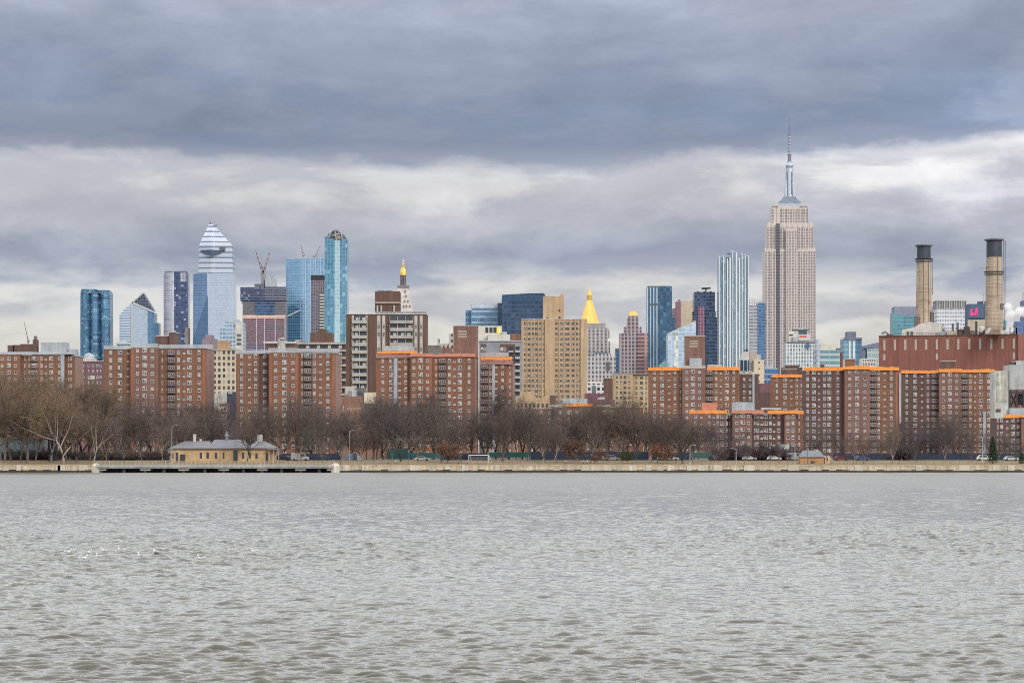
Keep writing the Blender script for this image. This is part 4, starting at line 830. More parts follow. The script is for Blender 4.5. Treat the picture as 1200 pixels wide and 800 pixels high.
# teal low and narrow teal
b = Bld('low_teal_office', 'low wide teal banded office block with a cream roof screen', 'office building', 956, 987, 2250)
b.box('wall', facade('teal_bands', (.30,.40,.42), (.42,.48,.46), (.15,.32,.38), 8, 4.6, .06, .42, .3, .4), 956.4, 986.4, 410, y1=22); b.box('roof_screen', mat('cream_screen', (.52,.51,.43), .7), 961, 980, 402.6, 410, y0=1, y1=14); b.box('side_tower', facade('pale_slab', (.45,.48,.52), (.42,.46,.5), (.3,.36,.44), 3, 4, .3, .3, .2), 956.6, 960.4, 397.4, y0=-.6, y1=12); b.box('roof_plant', M_dgrey, 981, 988, 407.6, 410, y0=3, y1=14)
b = Bld('narrow_teal_tower', 'narrow teal tower with two pale stripes and a dark box on its roof', 'office tower', 988, 1011, 2050)
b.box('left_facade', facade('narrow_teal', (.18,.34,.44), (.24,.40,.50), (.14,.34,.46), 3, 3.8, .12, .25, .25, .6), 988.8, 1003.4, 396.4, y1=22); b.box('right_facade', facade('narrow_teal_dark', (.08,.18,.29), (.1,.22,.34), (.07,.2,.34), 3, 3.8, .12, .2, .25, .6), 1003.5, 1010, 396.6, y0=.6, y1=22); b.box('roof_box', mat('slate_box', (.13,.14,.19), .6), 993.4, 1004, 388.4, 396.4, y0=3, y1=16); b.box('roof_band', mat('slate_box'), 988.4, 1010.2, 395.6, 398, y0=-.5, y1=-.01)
for px in (995.6, 1000.6): b.box('pale_stripe', mat('pale_stripe', (.58,.62,.64), .4), px-1.1, px+1.1, 399.6, y0=-.6, y1=-.01)
b = Bld('slanted_grey_block', 'blue grey block with a slanting dark roof left of the power plant', 'building', 1011, 1040, 1900)
b.out('wall', facade('green_grey', (.34,.42,.42), (.36,.44,.43), (.30,.40,.42), 3, 4, .2, .3, .2, .3), [(1016,None),(1016,407),(1040,404),(1040,None)], 0, 18); b.out('slanting_roof', mat('slate_blue', (.13,.16,.24), .6), [(1012.8,408),(1012.8,404.8),(1028,401.4),(1040,400),(1040,406)], -.8, 17); b.box('side_wall', mat('slate_blue'), 1010.6, 1015.4, 409, y0=2, y1=14)
b = Bld('white_dentil_building', 'low white building with a row of small dark windows below the slanted grey block', 'building', 1009, 1029, 1600)
b.box('wall', M_wr, 1009.6, 1027, 420, y1=12)
for i in range(6): b.box('window', M_pane, 1011+i*2.7, 1012.4+i*2.7, 421.4, 423, y0=-.1, y1=.1)
for i in range(5): b.box('window', M_pane2, 1011+i*3.2, 1012.8+i*3.2, 425, 428, y0=-.1, y1=.1)
# ------------------------------------------------------------------ power plant
b = Bld('power_plant', 'long dark red brick power plant hall with pale slot windows along its top', 'power plant', 1030, 1215, 1265)
b.root.rotation_euler.z = R(-18)
X = lambda px: (px-b.pc)*b.s*1.0/ (math.cos(R(-18))-(px-CX)/F*math.sin(R(-18)))
zt = b.Z(393.4)
MB().box(X(1030), X(1193), 0, 60, 0, zt).build('brick_wall', B_plant, b.root); MB().box(X(1193), X(1222), -.8, 58, 0, zt+.4).build('brick_wall', brick('plant_brick_pale', (.29,.13,.105), (.25,.10,.08)), b.root); MB().box(X(1030)-.2, X(1193), -.25, 60, zt+.003, zt+.5).build('coping', B_dark, b.root)
ppx = [x/4.444+1020 for x in (73,128,182,236,291,346,402,458,515,572,630,688,747)]
for i, px in enumerate(ppx): MB().box(X(px)-.5, X(px)+.5, -.12, .1, zt-6.4, zt-1.5).build('slot_window', mat('slot_glass', (.40,.365,.315), .5, var=.2, scale=1), b.root)
for px in (ppx[0], ppx[5], ppx[12]): MB().box(X(px)-.5, X(px)+.5, -.12, .1, zt-11.2, zt-8.2).build('slot_window', mat('slot_glass'), b.root)
# roof structures: in the plant's own frame
def pbox(nm, m, p0, p1, t, bo, y0, y1): return MB().box(X(p0), X(p1), y0, y1, b.Z(bo) if bo else zt, b.Z(t)).build(nm, m, b.root)
M_pb = mat('plant_beige', (.52,.46,.36), .85, streak=.2)
MB().ext([(X(1052),zt),(X(1096),zt),(X(1096),b.Z(378)),(X(1086),b.Z(375)),(X(1073),b.Z(377)),(X(1066),b.Z(381.6)),(X(1052),b.Z(384))], 12, 30).build('sloped_flue', M_wr, b.root)
pbox('roof_house', M_pb, 1096, 1140, 386, None, 10, 24); pbox('roof_house', M_pb, 1128, 1158, 373, None, 16, 34); pbox('roof_house', mat('plant_dark', (.12,.10,.09), .8), 1127, 1133, 382, None, 6, 10)
for px, t in ((1141.5,376), (1153,372.5), (1114,378), (1119.5,377), (1103,384)): MB().tube([(X(px),7,zt-.2),(X(px),7,b.Z(t))], .55, 8).build('vent_stack', M_dgrey, b.root)
for px in (1059, 1063.6): pbox('dark_door', M_dgrey, px-1.4, px+1.4, 386, 391, 11.8, 12.1)
for a, c, t in ((1031,1036,391.6),(1037,1044,390.4),(1098,1106,388),(1108,1120,387.4),(1122,1126,385.4),(1146,1151,384),(1160,1175,383.4)): pbox('roof_plant_box', random.choice((M_pb, M_dgrey, M_grey, B_dark)), a, c, t, None, 4, 9)
q = MB()
for i in range(60): x = X(1032+i*2.65); q.box(x-.05, x+.05, .5, .6, zt+.5, zt+1.6)
q.box(X(1032), X(1190), .5, .56, zt+1.5, zt+1.62).box(X(1032), X(1190), .5, .56, zt+1.0, zt+1.08).build('roof_railing', M_dgrey, b.root)
q = MB().tube([(X(1032),3,zt+1.6),(X(1036),3,zt+2.6),(X(1040),3,zt+1.2)], .4, 6).build('roof_pipe', M_dgrey, b.root)
PL = b
M_stack = brick('stack_tan', (.44,.345,.255), (.37,.285,.205), (.27,.195,.135)); M_cap = mat('stack_black', (.035,.045,.06), .6, var=.3)
def stack(label, px, D, r, top, capb, rings, base, rust=None, cage=False):
    s = D/F; o = thing('smokestack', label, 'chimney', ((px-CX)*s, D, ZG)); Zs = lambda py: EYE+(HZ-py)*s-ZG
    z0 = Zs(base)
    MB().lathe(0, 0, [(r*s*1.06,z0),(r*s*.93,Zs(capb))], 28).build('shaft', M_stack, o, smooth=False)
    MB().lathe(0, 0, [(r*s*.90,Zs(capb)),(r*s*.88,Zs(top+2.4))], 28).build('black_cap', M_cap, o)
    MB().lathe(0, 0, [(r*s*1.0,Zs(top+2.6)),(r*s*1.15,Zs(top+2.2)),(r*s*1.15,Zs(top+.8)),(r*s*.8,Zs(top))], 28).build('cap_rim', M_dgrey, o)
    for py in rings:
        q = MB().lathe(0, 0, [(r*s*1.0,Zs(py)),(r*s*1.18,Zs(py)),(r*s*1.18,Zs(py)+.25),(r*s*1.0,Zs(py)+.25)], 28); nn = 16
        for i in range(nn): a = 2*math.pi*i/nn; q.tube([(r*s*1.17*math.cos(a), r*s*1.17*math.sin(a), Zs(py)+.2), (r*s*1.17*math.cos(a), r*s*1.17*math.sin(a), Zs(py)+1.3)], .06, 4)
        q.lathe(0, 0, [(r*s*1.19,Zs(py)+1.2),(r*s*1.19,Zs(py)+1.35),(r*s*1.15,Zs(py)+1.35),(r*s*1.15,Zs(py)+1.2)], 28).build('walkway_ring', M_dgrey, o)
    for a in ((-60, -100) if not cage else (-75,)): q = MB().tube([(r*s*1.05*math.cos(R(a)), r*s*1.05*math.sin(R(a)), z0), (r*s*.96*math.cos(R(a)), r*s*.96*math.sin(R(a)), Zs(capb))], .14, 5).build('conductor_pipe', M_dgrey, o)
    x = r*s*1.02; q = MB(); a = R(-12)
    if cage:
        for k in (-.35, .35): q.tube([(x*1.05+.3, k-1, z0), (x*.98+.3, k-1, Zs(top+2))], .08, 4)
        for i in range(46): z = z0+(Zs(top+2)-z0)*i/46; q.box(x*1.0+.1, x*1.0+1.15, -1.5, -1.42, z, z+.14)
        q.tube([(x*1.05+1.1, -1.3, z0), (x*.98+1.1, -1.3, Zs(top+2))], .08, 4); q.build('caged_ladder', M_dgrey, o)
        MB().box(-r*s*1.0-2.4, -r*s*.98, -1, 1, Zs(313.6), Zs(312)).build('instrument_box', M_steel, o); MB().box(r*s*.6, r*s*1.15, -r*s*.9, -r*s*.5, Zs(362), Zs(356)).build('instrument_box', M_dgrey, o)
    else:
        for k in (-.3, .3): q.tube([(x+.25, k-1, z0+20), (x*.95+.25, k-1, Zs(capb))], .07, 4)
        for i in range(30): z = z0+20+(Zs(capb)-z0-20)*i/30; q.box(x*.97+.15, x*.97+.35, -1.3, -.7, z, z+.1)
        q.build('ladder', M_dgrey, o)
        MB().box(-r*s*1.3, -r*s*.75, -r*s*.9, -r*s*.3, z0, Zs(371)).build('dark_flue', mat('plant_dark'), o); MB().box(r*s*.78, r*s*1.2, -r*s*.9, -r*s*.3, z0, Zs(366)).build('dark_flue', mat('plant_dark'), o); MB().box(r*s*.3, r*s*.62, -r*s*.93, -r*s*.6, Zs(356.4), Zs(352.8)).build('rust_patch_door', mat('rust_door', (.24,.10,.05), .85), o)
stack('tan brick smokestack with black cap and one walkway ring below it', 1082.6, 1290, 9.0, 286.4, 304.6, (306.4,), 394)
stack('taller tan smokestack with black cap, caged ladder and mid height walkway ring', 1165, 1255, 10.0, 279.6, 301.6, (321.6,), 392, cage=True)
# behind the plant
b = Bld('teal_cube_office', 'teal glass office block with a grey slanted upper half behind the shorter smokestack', 'office building', 1046, 1094, 2900)
b.out('glass_facade', facade('teal_cube', (.10,.28,.34), (.13,.32,.38), (.09,.31,.38), 3.6, 4, .12, .2, .35, .6), [(1046.6,None),(1046.6,366.4),(1062,371),(1075,369),(1093.8,369),(1093.8,None)], 0, 24); b.box('upper_block', mat('slate_violet', (.20,.22,.29), .6), 1048.4, 1093.6, 359.2, 371.6, y0=1, y1=24)
b = Bld('white_louvred_office', 'white gridded office block with tall grey louvres around its top', 'office building', 1097, 1133.4, 2800)
b.box('wall', facade('white_office', (.58,.59,.62), (.60,.61,.63), (.28,.30,.36), 2.7, 4.0, .35, .45, .3), 1097.8, 1132.8, 361.6, y1=28); b.box('louvre_band', mat('louvre_dark', (.20,.21,.25), .6), 1098.2, 1132.6, 353, 361.6, y0=.6, y1=27)
for i in range(13): b.box('louvre_fin', M_concrete, 1097.8+i*2.84, 1098.7+i*2.84, 352.4, 361.6, y0=-.4, y1=.59)
b.box('roof_rim', M_concrete, 1097.4, 1133.2, 351.8, 352.8, y0=-.6, y1=27.4)
b = Bld('billboard_block', 'dark block carrying a navy billboard with magenta shapes left of the taller smokestack', 'billboard', 1134, 1158, 2300)
b.box('block', mat('navy_block', (.035,.07,.14), .5), 1135.4, 1158, 356, y0=1, y1=20); q = MB().box(b.X(1135.2), b.X(1153.4), -.3, .98, b.Z(372.6), b.Z(356.8)).build('screen', mat('navy_screen', (.05,.09,.16), .4), b.root)
M_mag = mat('magenta_panel', (.70,.05,.22), .5, var=.08)
b.out('magenta_letter', M_mag, [(1137,370),(1137,362.4),(1139.4,361.4),(1139.4,366),(1141,366),(1141,370)], -.5, -.31); b.out('magenta_letter', M_mag, [(1141.6,369.6),(1142.6,362),(1146,360.4),(1146,369.6),(1144.4,369.6),(1144.4,366.6),(1143.4,366.6),(1143.2,369.6)], -.5, -.31)
b.box('roof_mast', M_grey, 1152.6, 1154, 340.6, 356, y0=2, y1=4); b.box('mast_arm', M_grey, 1149, 1155, 343.4, 344.4, y0=2.2, y1=3.4); b.box('roof_frame', mat('navy_block'), 1148, 1156, 352.6, 356, y0=3, y1=12)
b = Bld('teal_blue_corner_block', 'small blue and teal block half hidden by white steam', 'building', 1174, 1200, 1900)
b.box('wall', mat('teal_panel', (.05,.30,.32), .5), 1174.6, 1179, 375, y1=8); b.box('blue_wall', facade('blue_corner', (.10,.14,.30), (.12,.17,.34), (.08,.13,.30), 3, 3.6, .2, .25, .4), 1190.6, 1199, 376.6, y1=12); b.box('dark_base', M_dgrey, 1186, 1192, 383.6, y1=10)
b = Bld('thin_blue_mast_tower', 'thin dark blue tower at the photo edge above the steam', 'building', 1198, 1212, 2700)
b.box('wall', facade('edge_blue', (.07,.10,.2), (.1,.14,.26), (.06,.1,.22), 3, 3.7, .2, .25, .4), 1198.8, 1212, 352, y1=16); b.box('mast', M_grey, 1199, 1200, 342, 352, y0=2, y1=4)
# conveyor house at right
b = Bld('conveyor_house', 'grey corrugated conveyor house on an open black braced steel frame', 'industrial building', 1164, 1215, 1090)
M_cor = mat('corrugated_grey', (.36,.37,.37), .6, streak=.25)
b.box('corrugated_wall', M_cor, 1183, 1215, 427.4, 456.6, y1=14); b.box('upper_shed', M_cor, 1192, 1215, 422.4, 427.4, y0=2, y1=12); b.box('shed_vent', M_black, 1186, 1192, 424, 426, y0=3, y1=7)
q = MB()
for px in (1184, 1192, 1200, 1208): q.box(b.X(px)-.35, b.X(px)+.35, .3, 1, 0, b.Z(456.6))
for y in (0.3, ): 
    for a, c in ((1184,1192),(1192,1200),(1200,1208)):
        q.tube([(b.X(a),.6,b.Z(477)),(b.X(c),.6,b.Z(460))], .3, 4); q.tube([(b.X(c),.6,b.Z(477)),(b.X(a),.6,b.Z(460))], .3, 4)
q.box(b.X(1183), b.X(1210), .2, 1.1, b.Z(460.4), b.Z(458.4)); q.build('braced_frame', M_black, b.root); b.box('rust_tank', mat('rust_tank', (.11,.065,.055), .8), 1195, 1206, 461, 474, y0=4, y1=9)
b.box('frame_base', M_grey, 1182.4, 1215, 478, y0=-1, y1=13)
b.box('panel_wall', mat('chalky_panel', (.50,.49,.46), .85, streak=.25), 1166, 1182.8, 434.4, y0=1, y1=12)
b.box('inset_panel', mat('stained_panel', (.44,.43,.36), .85, var=.4, scale=.6, streak=.4), 1168, 1180.6, 436.6, 471, y0=.8, y1=.98); b.box('rust_patch', mat('rust_tank'), 1167.4, 1173, 479, 482.6, y0=.8, y1=.98)
# ------------------------------------------------------------------ the setting: river, ground, shore
WALL_Y = 780.0
CHOP = .33
def wave_field(x, y):
    """height of the wind chop: short crossing wave trains that come in groups, so steep faces are scattered over a gentler surface"""
    rs = np.random.RandomState(11); h = np.zeros_like(x); sp = np.maximum(.0012*y, .08)
    gust = .72+.38*np.sin(x*.055+1.3*np.sin(y*.021)+.4)*np.sin(y*.037+1.1*np.sin(x*.03))+.3*np.sin(x*.017+y*.011)
    for i in range(58):
        chop = i >= 38
        lam = .34*(6/.34)**(i/37.0)*(.9+.2*rs.rand()) if not chop else .28*(.9/.28)**((i-38)/19.0)
        th = math.radians(rs.normal(-84, 17)); k = 2*math.pi/lam
        c, s_ = math.cos(th), math.sin(th); fade = np.clip(lam/sp-1.2, 0, 1); r3 = rs.rand(4)
        if not fade.any(): continue
        s = np.sin(k*(x*c+y*s_)+r3[0]*6.283+.6*np.sin(.13*x+.09*y+i))
        if chop:
            q = 2*math.pi/(lam*(4.5+4*r3[1])); env = (.5+.5*np.sin(q*(x*c+y*s_)*.8+r3[2]*6.283)*np.sin(q*1.1*(y*c-x*s_)+r3[3]*6.283))**5
            h += CHOP*lam/(2*math.pi)*fade*(2*((s+1)/2)**1.8-.6)*env*np.clip(gust, .25, 1.15)**1.5
        else: h += (.026 if lam < 2 else .009)*lam/(2*math.pi)*fade*s
    return h
ncol = 640; step = .0010
ny = int(math.log(WALL_Y/56)/step)+1
ys = 56*np.exp(np.linspace(0, math.log(WALL_Y/56), ny)); us = np.concatenate([np.linspace(-.75, -.24, 150)[:-1], np.linspace(-.24, .24, ncol), np.linspace(.24, .75, 150)[1:]]); ncol = len(us)
gx, gy = us[None,:]*ys[:,None], np.repeat(ys[:,None], ncol, 1)
gz = np.zeros_like(gx)
for r0 in range(0, ny, 100): gz[r0:r0+100] = wave_field(gx[r0:r0+100], gy[r0:r0+100])
co = np.stack([gx, gy, gz], -1).reshape(-1, 3).astype(np.float32)
i = np.arange(ny-1)[:,None]*ncol+np.arange(ncol-1)[None,:]
quads = np.stack([i, i+1, i+1+ncol, i+ncol], -1).reshape(-1, 4)
def grid_mesh(name, co, quads):
    me = bpy.data.meshes.new(name); me.vertices.add(len(co)); me.vertices.foreach_set('co', co.ravel())
    me.loops.add(quads.size); me.loops.foreach_set('vertex_index', quads.ravel().astype(np.int32))
    me.polygons.add(len(quads)); me.polygons.foreach_set('loop_start', np.arange(0, quads.size, 4, dtype=np.int32))
    me.polygons.foreach_set('use_smooth', np.ones(len(quads), bool)); me.update(calc_edges=True); return me
wm, nt, bs = new_mat('river_water')
P_ = nt.node('ShaderNodeNewGeometry').outputs['Position']
x, y, z = nt.sep(P_)
pv = nt.comb(x, nt.m('MULTIPLY', y, 1.0), 0)
n1 = nt.noise(nt.comb(nt.m('MULTIPLY', x, .75), y, 0), 4.5, 5, .62); n2 = nt.noise(nt.comb(nt.m('MULTIPLY', x, .6), y, 4.0), 1.1, 3, .5)
gst = nt.rng(nt.noise(nt.comb(nt.m('MULTIPLY', x, .5), y, 0), .022, 4, .6), .3, .7, .55, 1.15)
hgt = nt.m('MULTIPLY', nt.m('ADD', nt.m('MULTIPLY', n1, .16), nt.m('MULTIPLY', n2, .35)), gst)
bp = nt.node('ShaderNodeBump'); bp.inputs['Strength'].default_value = .75; bp.inputs['Distance'].default_value = .22
nt.put(bp.inputs['Height'], hgt); nt.put(bs.inputs['Normal'], bp.outputs[0])
bs.inputs['Base Color'].default_value = (.080,.078,.058, 1); nt.put(bs.inputs['Roughness'], nt.rng(y, 120, 600, .08, .30)); bs.inputs['IOR'].default_value = 1.4
w0 = grid_mesh('river', co, quads); w0.materials.append(wm); structure(link('river', w0))
side = MB()
for sx in (-1, 1):
    a, c = .75*56, .75*WALL_Y
    side.poly([(sx*a,56,0),(sx*c,WALL_Y,0),(sx*3000,WALL_Y,0),(sx*3000,56,0)], [(0,3,2,1) if sx > 0 else (0,1,2,3)])
side.poly([(-3000,-400,0),(3000,-400,0),(3000,56,0),(-3000,56,0)], [(0,1,2,3)])
side.build('river_water', wm)['kind'] = 'structure'
# ground: promenade, lawn rising to the highway, then the city plain out to the horizon
M_gr = mat('city_ground', (.10,.095,.085), .95, scale=.02); M_lawn = mat('winter_lawn', (.19,.145,.075), .95, var=.35, scale=.12); M_pave = mat('promenade_paving', (.30,.27,.23), .9)
structure(MB().poly([(-9000,858,ZG),(9000,858,ZG),(9000,16000,ZG),(-9000,16000,ZG)], [(0,1,2,3)]).build('city_ground', M_gr))
structure(MB().poly([(-3000,790,2.05),(3000,790,2.05),(3000,822,3.35),(-3000,822,3.35)], [(0,1,2,3)]).build('lawn', M_lawn))
structure(MB().poly([(-3000,780.3,2.0),(3000,780.3,2.0),(3000,790.02,2.05),(-3000,790.02,2.05)], [(0,1,2,3)]).build('promenade', M_pave))
M_asph = mat('asphalt', (.05,.05,.052), .9)
structure(MB().poly([(-3000,822,3.35),(3000,822,3.35),(3000,832,3.4),(-3000,832,3.4)], [(0,1,2,3)]).build('park_path', mat('path_dark', (.10,.095,.09), .9)))
structure(MB().poly([(-3000,832,3.4),(3000,832,3.4),(3000,858,3.5),(-3000,858,3.5)], [(0,1,2,3)]).build('road', M_asph))
q = MB()
for yy in (838, 844.5, 851): 
    for k in range(-40, 41): q.box(k*6-1.5, k*6+1.5, yy-.08, yy+.08, 3.43+(yy-832)*.0039, 3.437+(yy-832)*.0039)
q.build('road_marking', M_white)['kind'] = 'structure'
# seawall
M_sea = mat('seawall_concrete', (.50,.41,.30), .9, var=.3, scale=.35, streak=.35); M_wet_shade = mat('wet_algae_shade', (.028,.026,.02), .5, var=.4, scale=.8); M_patch = mat('new_concrete', (.53,.47,.38), .85, streak=.2)
sw = thing('seawall', 'long beige concrete river wall, dark and wet along its foot', 'seawall', (0, WALL_Y, 0))
q = MB(); x = -260.0
while x < 260:
    l = random.uniform(5.5, 7.5); q.box(x+.03, x+l-.03, random.uniform(-.05,.05), .6, .62, 2.0); x += l
q.box(-3000, -260, 0, .6, .6, 2); q.box(260, 3000, 0, .6, .6, 2); q.build('wall', M_sea, sw); sw.children[0]['kind'] = 'stuff'
prng = random.Random(5)
q = MB()
for k in range(260): x = -260+k*2; q.box(x, x+2, -.12-prng.random()*.1, .6, -1.2, .45+prng.random()*.4)
q.box(-3000,-260,-.1,.6,-1.2,.6).box(260,3000,-.1,.6,-1.2,.6).build('waterline_stain', M_wet_shade, sw)
MB().box(-3000, 3000, -.16, .75, 2.003, 2.2).build('cap', mat('wall_cap', (.44,.36,.26), .9, var=.3, scale=.5), sw)
for px in (22, 68, 72, 98, 406, 428, 486, 524, 545, 583, 686, 712, 741, 760, 786, 808, 824, 841, 878, 930, 1006, 1077, 1130, 1168, 1185): 
    wd = random.uniform(1.0, 3.2); MB().box((px-CX)/F*WALL_Y-wd/2, (px-CX)/F*WALL_Y+wd/2, -.2, -.06, .55, 2.0).build('repair_patch', M_patch, sw)
# railing along the promenade
rl = thing('promenade_railing', 'rust brown steel railing running along the top of the river wall', 'railing', (0, WALL_Y+.5, 2.2))
M_rl = mat('rusty_rail', (.20,.13,.075), .7, var=.35, scale=.8)
q = MB()
for z in (.12, 1.08): q.box(-900, 900, -.03, .03, z, z+.07)
for k in range(1320): x = -165+k*.25; q.box(x-.012, x+.012, -.012, .012, .19, 1.08)
q.build('rail', M_rl, rl)
pm = MB().box(-.07, .07, -.07, .07, -.02, 1.25).mesh('post', M_rl); rest = MB()
for k in range(130):
    x = -162.5+k*2.5
    if k % 4 == 3 or k > 126: rest.box(x-.07, x+.07, -.07, .07, -.02, 1.25)
    else: link('post', pm, rl, (x, 0, 0))
rest.build('post', M_rl, rl)['kind'] = 'stuff'
# pier
x0, x1 = (113-CX)/F*772, (391-CX)/F*772
pr = thing('river_pier', 'low grey deck on dark piles along the wall before the yellow park house', 'pier', ((x0+x1)/2, 772, 0)); hw = (x1-x0)/2
MB().box(-hw, hw, 0, 8, 1.5, 2.1).box(-hw, hw, -.25, 0, 1.15, 2.15).build('deck', mat('pier_deck', (.22,.23,.245), .8, streak=.3), pr); MB().box(-hw, hw, -.3, -.253, 1.75, 1.95).build('fender_rail', mat('timber_pale', (.42,.41,.39), .9), pr)
MB().box(-hw+1, hw-1, 5.5, 7.4, -.8, 1.48).build('painted_void', M_wet_shade, pr)  # dark box put under the deck to stand in for its shade
for px in (118, 145, 170, 192, 215, 240, 262, 285, 307, 330, 352, 374, 389): 
    big = px in (215, 262, 307, 352, 389, 118, 170)
    x = (px-CX)/F*772-(x0+x1)/2
    MB().box(x-(1.5 if big else .4), x+(1.5 if big else .4), .4, 6, .55 if big else -.5, 1.148).box(x-.45, x+.45, .3, .9, -1, .6, 1).build('pile_cap', [M_patch if big else M_wet_shade, M_wet_shade], pr)
q = MB()
for i in range(56): x = -hw+i*2*hw/55; q.box(x-.05, x+.05, .05, .15, 2.1, 3.25)
for z in (2.45, 2.8, 3.2): q.box(-hw, hw, .07, .13, z, z+.06)
q.build('rail', mat('pale_rail', (.42,.37,.29), .7), pr)
for px in (112, 392.5): MB().lathe((px-CX)/F*772-(x0+x1)/2, 1, [(1.3,-1),(1.3,1.9),(.9,2.5),(.3,2.7)], 10).build('mooring_dolphin', M_patch, pr)

# ------------------------------------------------------------------ small buildings and things on the shore
M_yel = mat('yellow_ochre', (.44,.30,.165), .85, var=.3, scale=.4); M_slate = mat('grey_shingle', (.17,.175,.195), .85, var=.15, scale=.6)
b = Bld('park_house', 'long yellow one storey park house with grey hipped roofs, before the dark red tower', 'park building', 199, 328, 806, 0, None, 2.7)
X, Z = b.X, b.Z
b.box('wall', M_yel, 200, 321, 525.6, y1=9); b.box('eaves', M_slate, 198.6, 322, 524.6, 525.8, y0=-.8, y1=9.8)
def hip(p0, p1, r0, r1, ridge): MB().poly([(X(p0),-.8,Z(524.6)),(X(p1),-.8,Z(524.6)),(X(p1),9.8,Z(524.6)),(X(p0),9.8,Z(524.6)),(X(r0),4.5,Z(ridge)),(X(r1),4.5,Z(ridge))], [(0,1,5,4),(1,2,5),(2,3,4,5),(3,0,4),(0,3,2,1)]).build('hipped_roof', M_slate, b.root)
hip(198.8, 248, 214, 244, 516.6); hip(244, 292, 249, 283, 515); hip(288, 323, 300, 308, 516.4)
b.box('chimney', M_concrete, 224.4, 227.6, 508.4, 518, y0=4, y1=5.2); b.box('chimney', M_concrete, 300, 305.8, 509, 518, y0=4, y1=5.4); b.box('vent_box', M_concrete, 232, 234.4, 514, 518, y0=4, y1=5)
MB().lathe(X(263.7), 4.5, [(.5,Z(516)),(.5,Z(511.5)),(.75,Z(511)),(.05,Z(504.6))], 8).build('cupola', M_slate, b.root)
for px, w_, t in ((202.6,1.6,531),(207.4,3,530),(214,6,532),(235.4,2.6,530),(243.4,2.8,530),(253,2.6,530),(262,2,530),(276,5,527.6),(285,2.6,530),(293,2,530),(300.6,2.6,531),(313,3,531)): b.box('door' if w_ > 2.9 else 'window', M_pane, px-w_/2, px+w_/2, t, 537 if w_ < 2.9 else 541, y0=-.06, y1=.1)
b.box('porch_roof', M_slate, 314, 328, 525.2, 526.6, y0=-2.5, y1=8)
for px in (316, 321.6, 327.4): b.box('porch_post', M_concrete, px-.35, px+.35, 526.6, y0=-2.2, y1=-1.9)
b = Bld('orange_park_hut', 'small orange brick hut with a grey hipped roof at the foot of the broad tower', 'hut', 936, 974, 800, 0, None, 2.45)
X, Z = b.X, b.Z
b.box('wall', brick('hut_brick', (.46,.24,.11), (.38,.19,.09)), 938, 965, 535.4, y1=6); b.box('annex', M_yel, 967, 973.6, 535.4, y0=.6, y1=5); b.box('annex_link', M_concrete, 965.1, 966.9, 536, y0=1, y1=5)
MB().poly([(X(936.6),-.7,Z(535.2)),(X(966.4),-.7,Z(535.2)),(X(966.4),6.7,Z(535.2)),(X(936.6),6.7,Z(535.2)),(X(942),3,Z(527.6)),(X(962),3,Z(527.6))], [(0,1,5,4),(1,2,5),(2,3,4,5),(3,0,4),(0,3,2,1)]).build('hipped_roof', M_slate, b.root); b.box('roof_vent', M_concrete, 958, 960, 526.2, 528.6, y0=2.6, y1=3.4)
b.box('door', M_pane, 950, 954.6, 539.6, y0=-.06, y1=.1); b.box('window', M_pane, 969, 970.6, 536.4, 539.6, y0=.55, y1=.7)
M_goal = mat('goal_white', (.75,.75,.73), .5)
b = Bld('soccer_goal', 'white soccer goal frame on the grass behind the railing', 'goal', 549, 577, 800, 0, None, 2.45)
X, Z = b.X, b.Z; h = Z(533)
for px, py2 in ((549.4, 553.6), (572.4, 576.8)): MB().tube([(X(px),0,0),(X(px),0,h)], .09, 6).build('post', M_goal, b.root); MB().tube([(X(px),0,h),(X(px)+.25,.9,h-.1),(X(px)+1.0,2.4,0)], .07, 6).build('back_stay', M_goal, b.root)
MB().tube([(X(549.4),0,h),(X(572.4),0,h)], .09, 6).build('crossbar', M_goal, b.root)
q = MB()
for k in range(14): x = X(549.4)+(X(572.4)-X(549.4))*k/13; q.tube([(x+.3,.9,h-.1),(x+1,2.4,0)], .012, 3)
for k in range(7): t = k/6; q.tube([(X(549.4)+.3+.7*t,.9+1.5*t,(h-.1)*(1-t)),(X(572.4)+.3+.7*t,.9+1.5*t,(h-.1)*(1-t))], .012, 3)
q.build('net', M_goal, b.root)
# screened sports fences, and added navy panels that stand in for tree shade
M_teal = mat('teal_windscreen', (.018,.085,.085), .7, var=.25, scale=.4); M_navyshade = mat('navy_tree_shade', (.016,.025,.045), .8, var=.3, scale=.4)  # the navy one paints in the shade and dark hedges under the trees
def screen(label, p0, p1, t, bo, D, m, post=True):
    b = Bld('screened_fence', label, 'fence', p0, p1, D, 0, None, 3.4)
    n = max(1, int((p1-p0)/14))
    for i in range(n): b.box('windscreen_panel', m, p0+(p1-p0)*i/n+.12, p0+(p1-p0)*(i+1)/n-.12, t, bo, y0=0, y1=.05)
    for i in range(n+1): b.box('post', M_dgrey, p0+(p1-p0)*i/n-.2, p0+(p1-p0)*i/n+.2, t-1, None, y0=.06, y1=.2)
screen('teal windscreen fence by the rust leaved shrub, below the salmon topped tower', 478, 515, 530.4, 536.4, 826, M_teal); screen('long teal windscreen fence at the soccer goal, under the tall trees', 572, 622, 529.6, 535.6, 828, M_teal)
screen('solid teal windscreen panel standing alone left of the low wide block', 812, 832, 530, 536.2, 820, M_teal)
screen('dark green windscreen fence near the pale container, below the balcony slab', 453, 478, 525.6, 537.6, 829, mat('bottle_windscreen', (.012,.055,.055), .8, var=.3))
screen('added navy shade screen behind the pale trees at the photo edge', 2, 56, 529, None, 829, M_navyshade); screen('added navy shade screen in the grove before the wide railing tower', 84, 198, 530, None, 830, M_navyshade)
screen('added navy shade screen beside the park house porch', 330, 400, 531, None, 830, M_navyshade); screen('added navy shade screen under the trees before the long low block', 622, 760, 529, None, 830, M_navyshade)
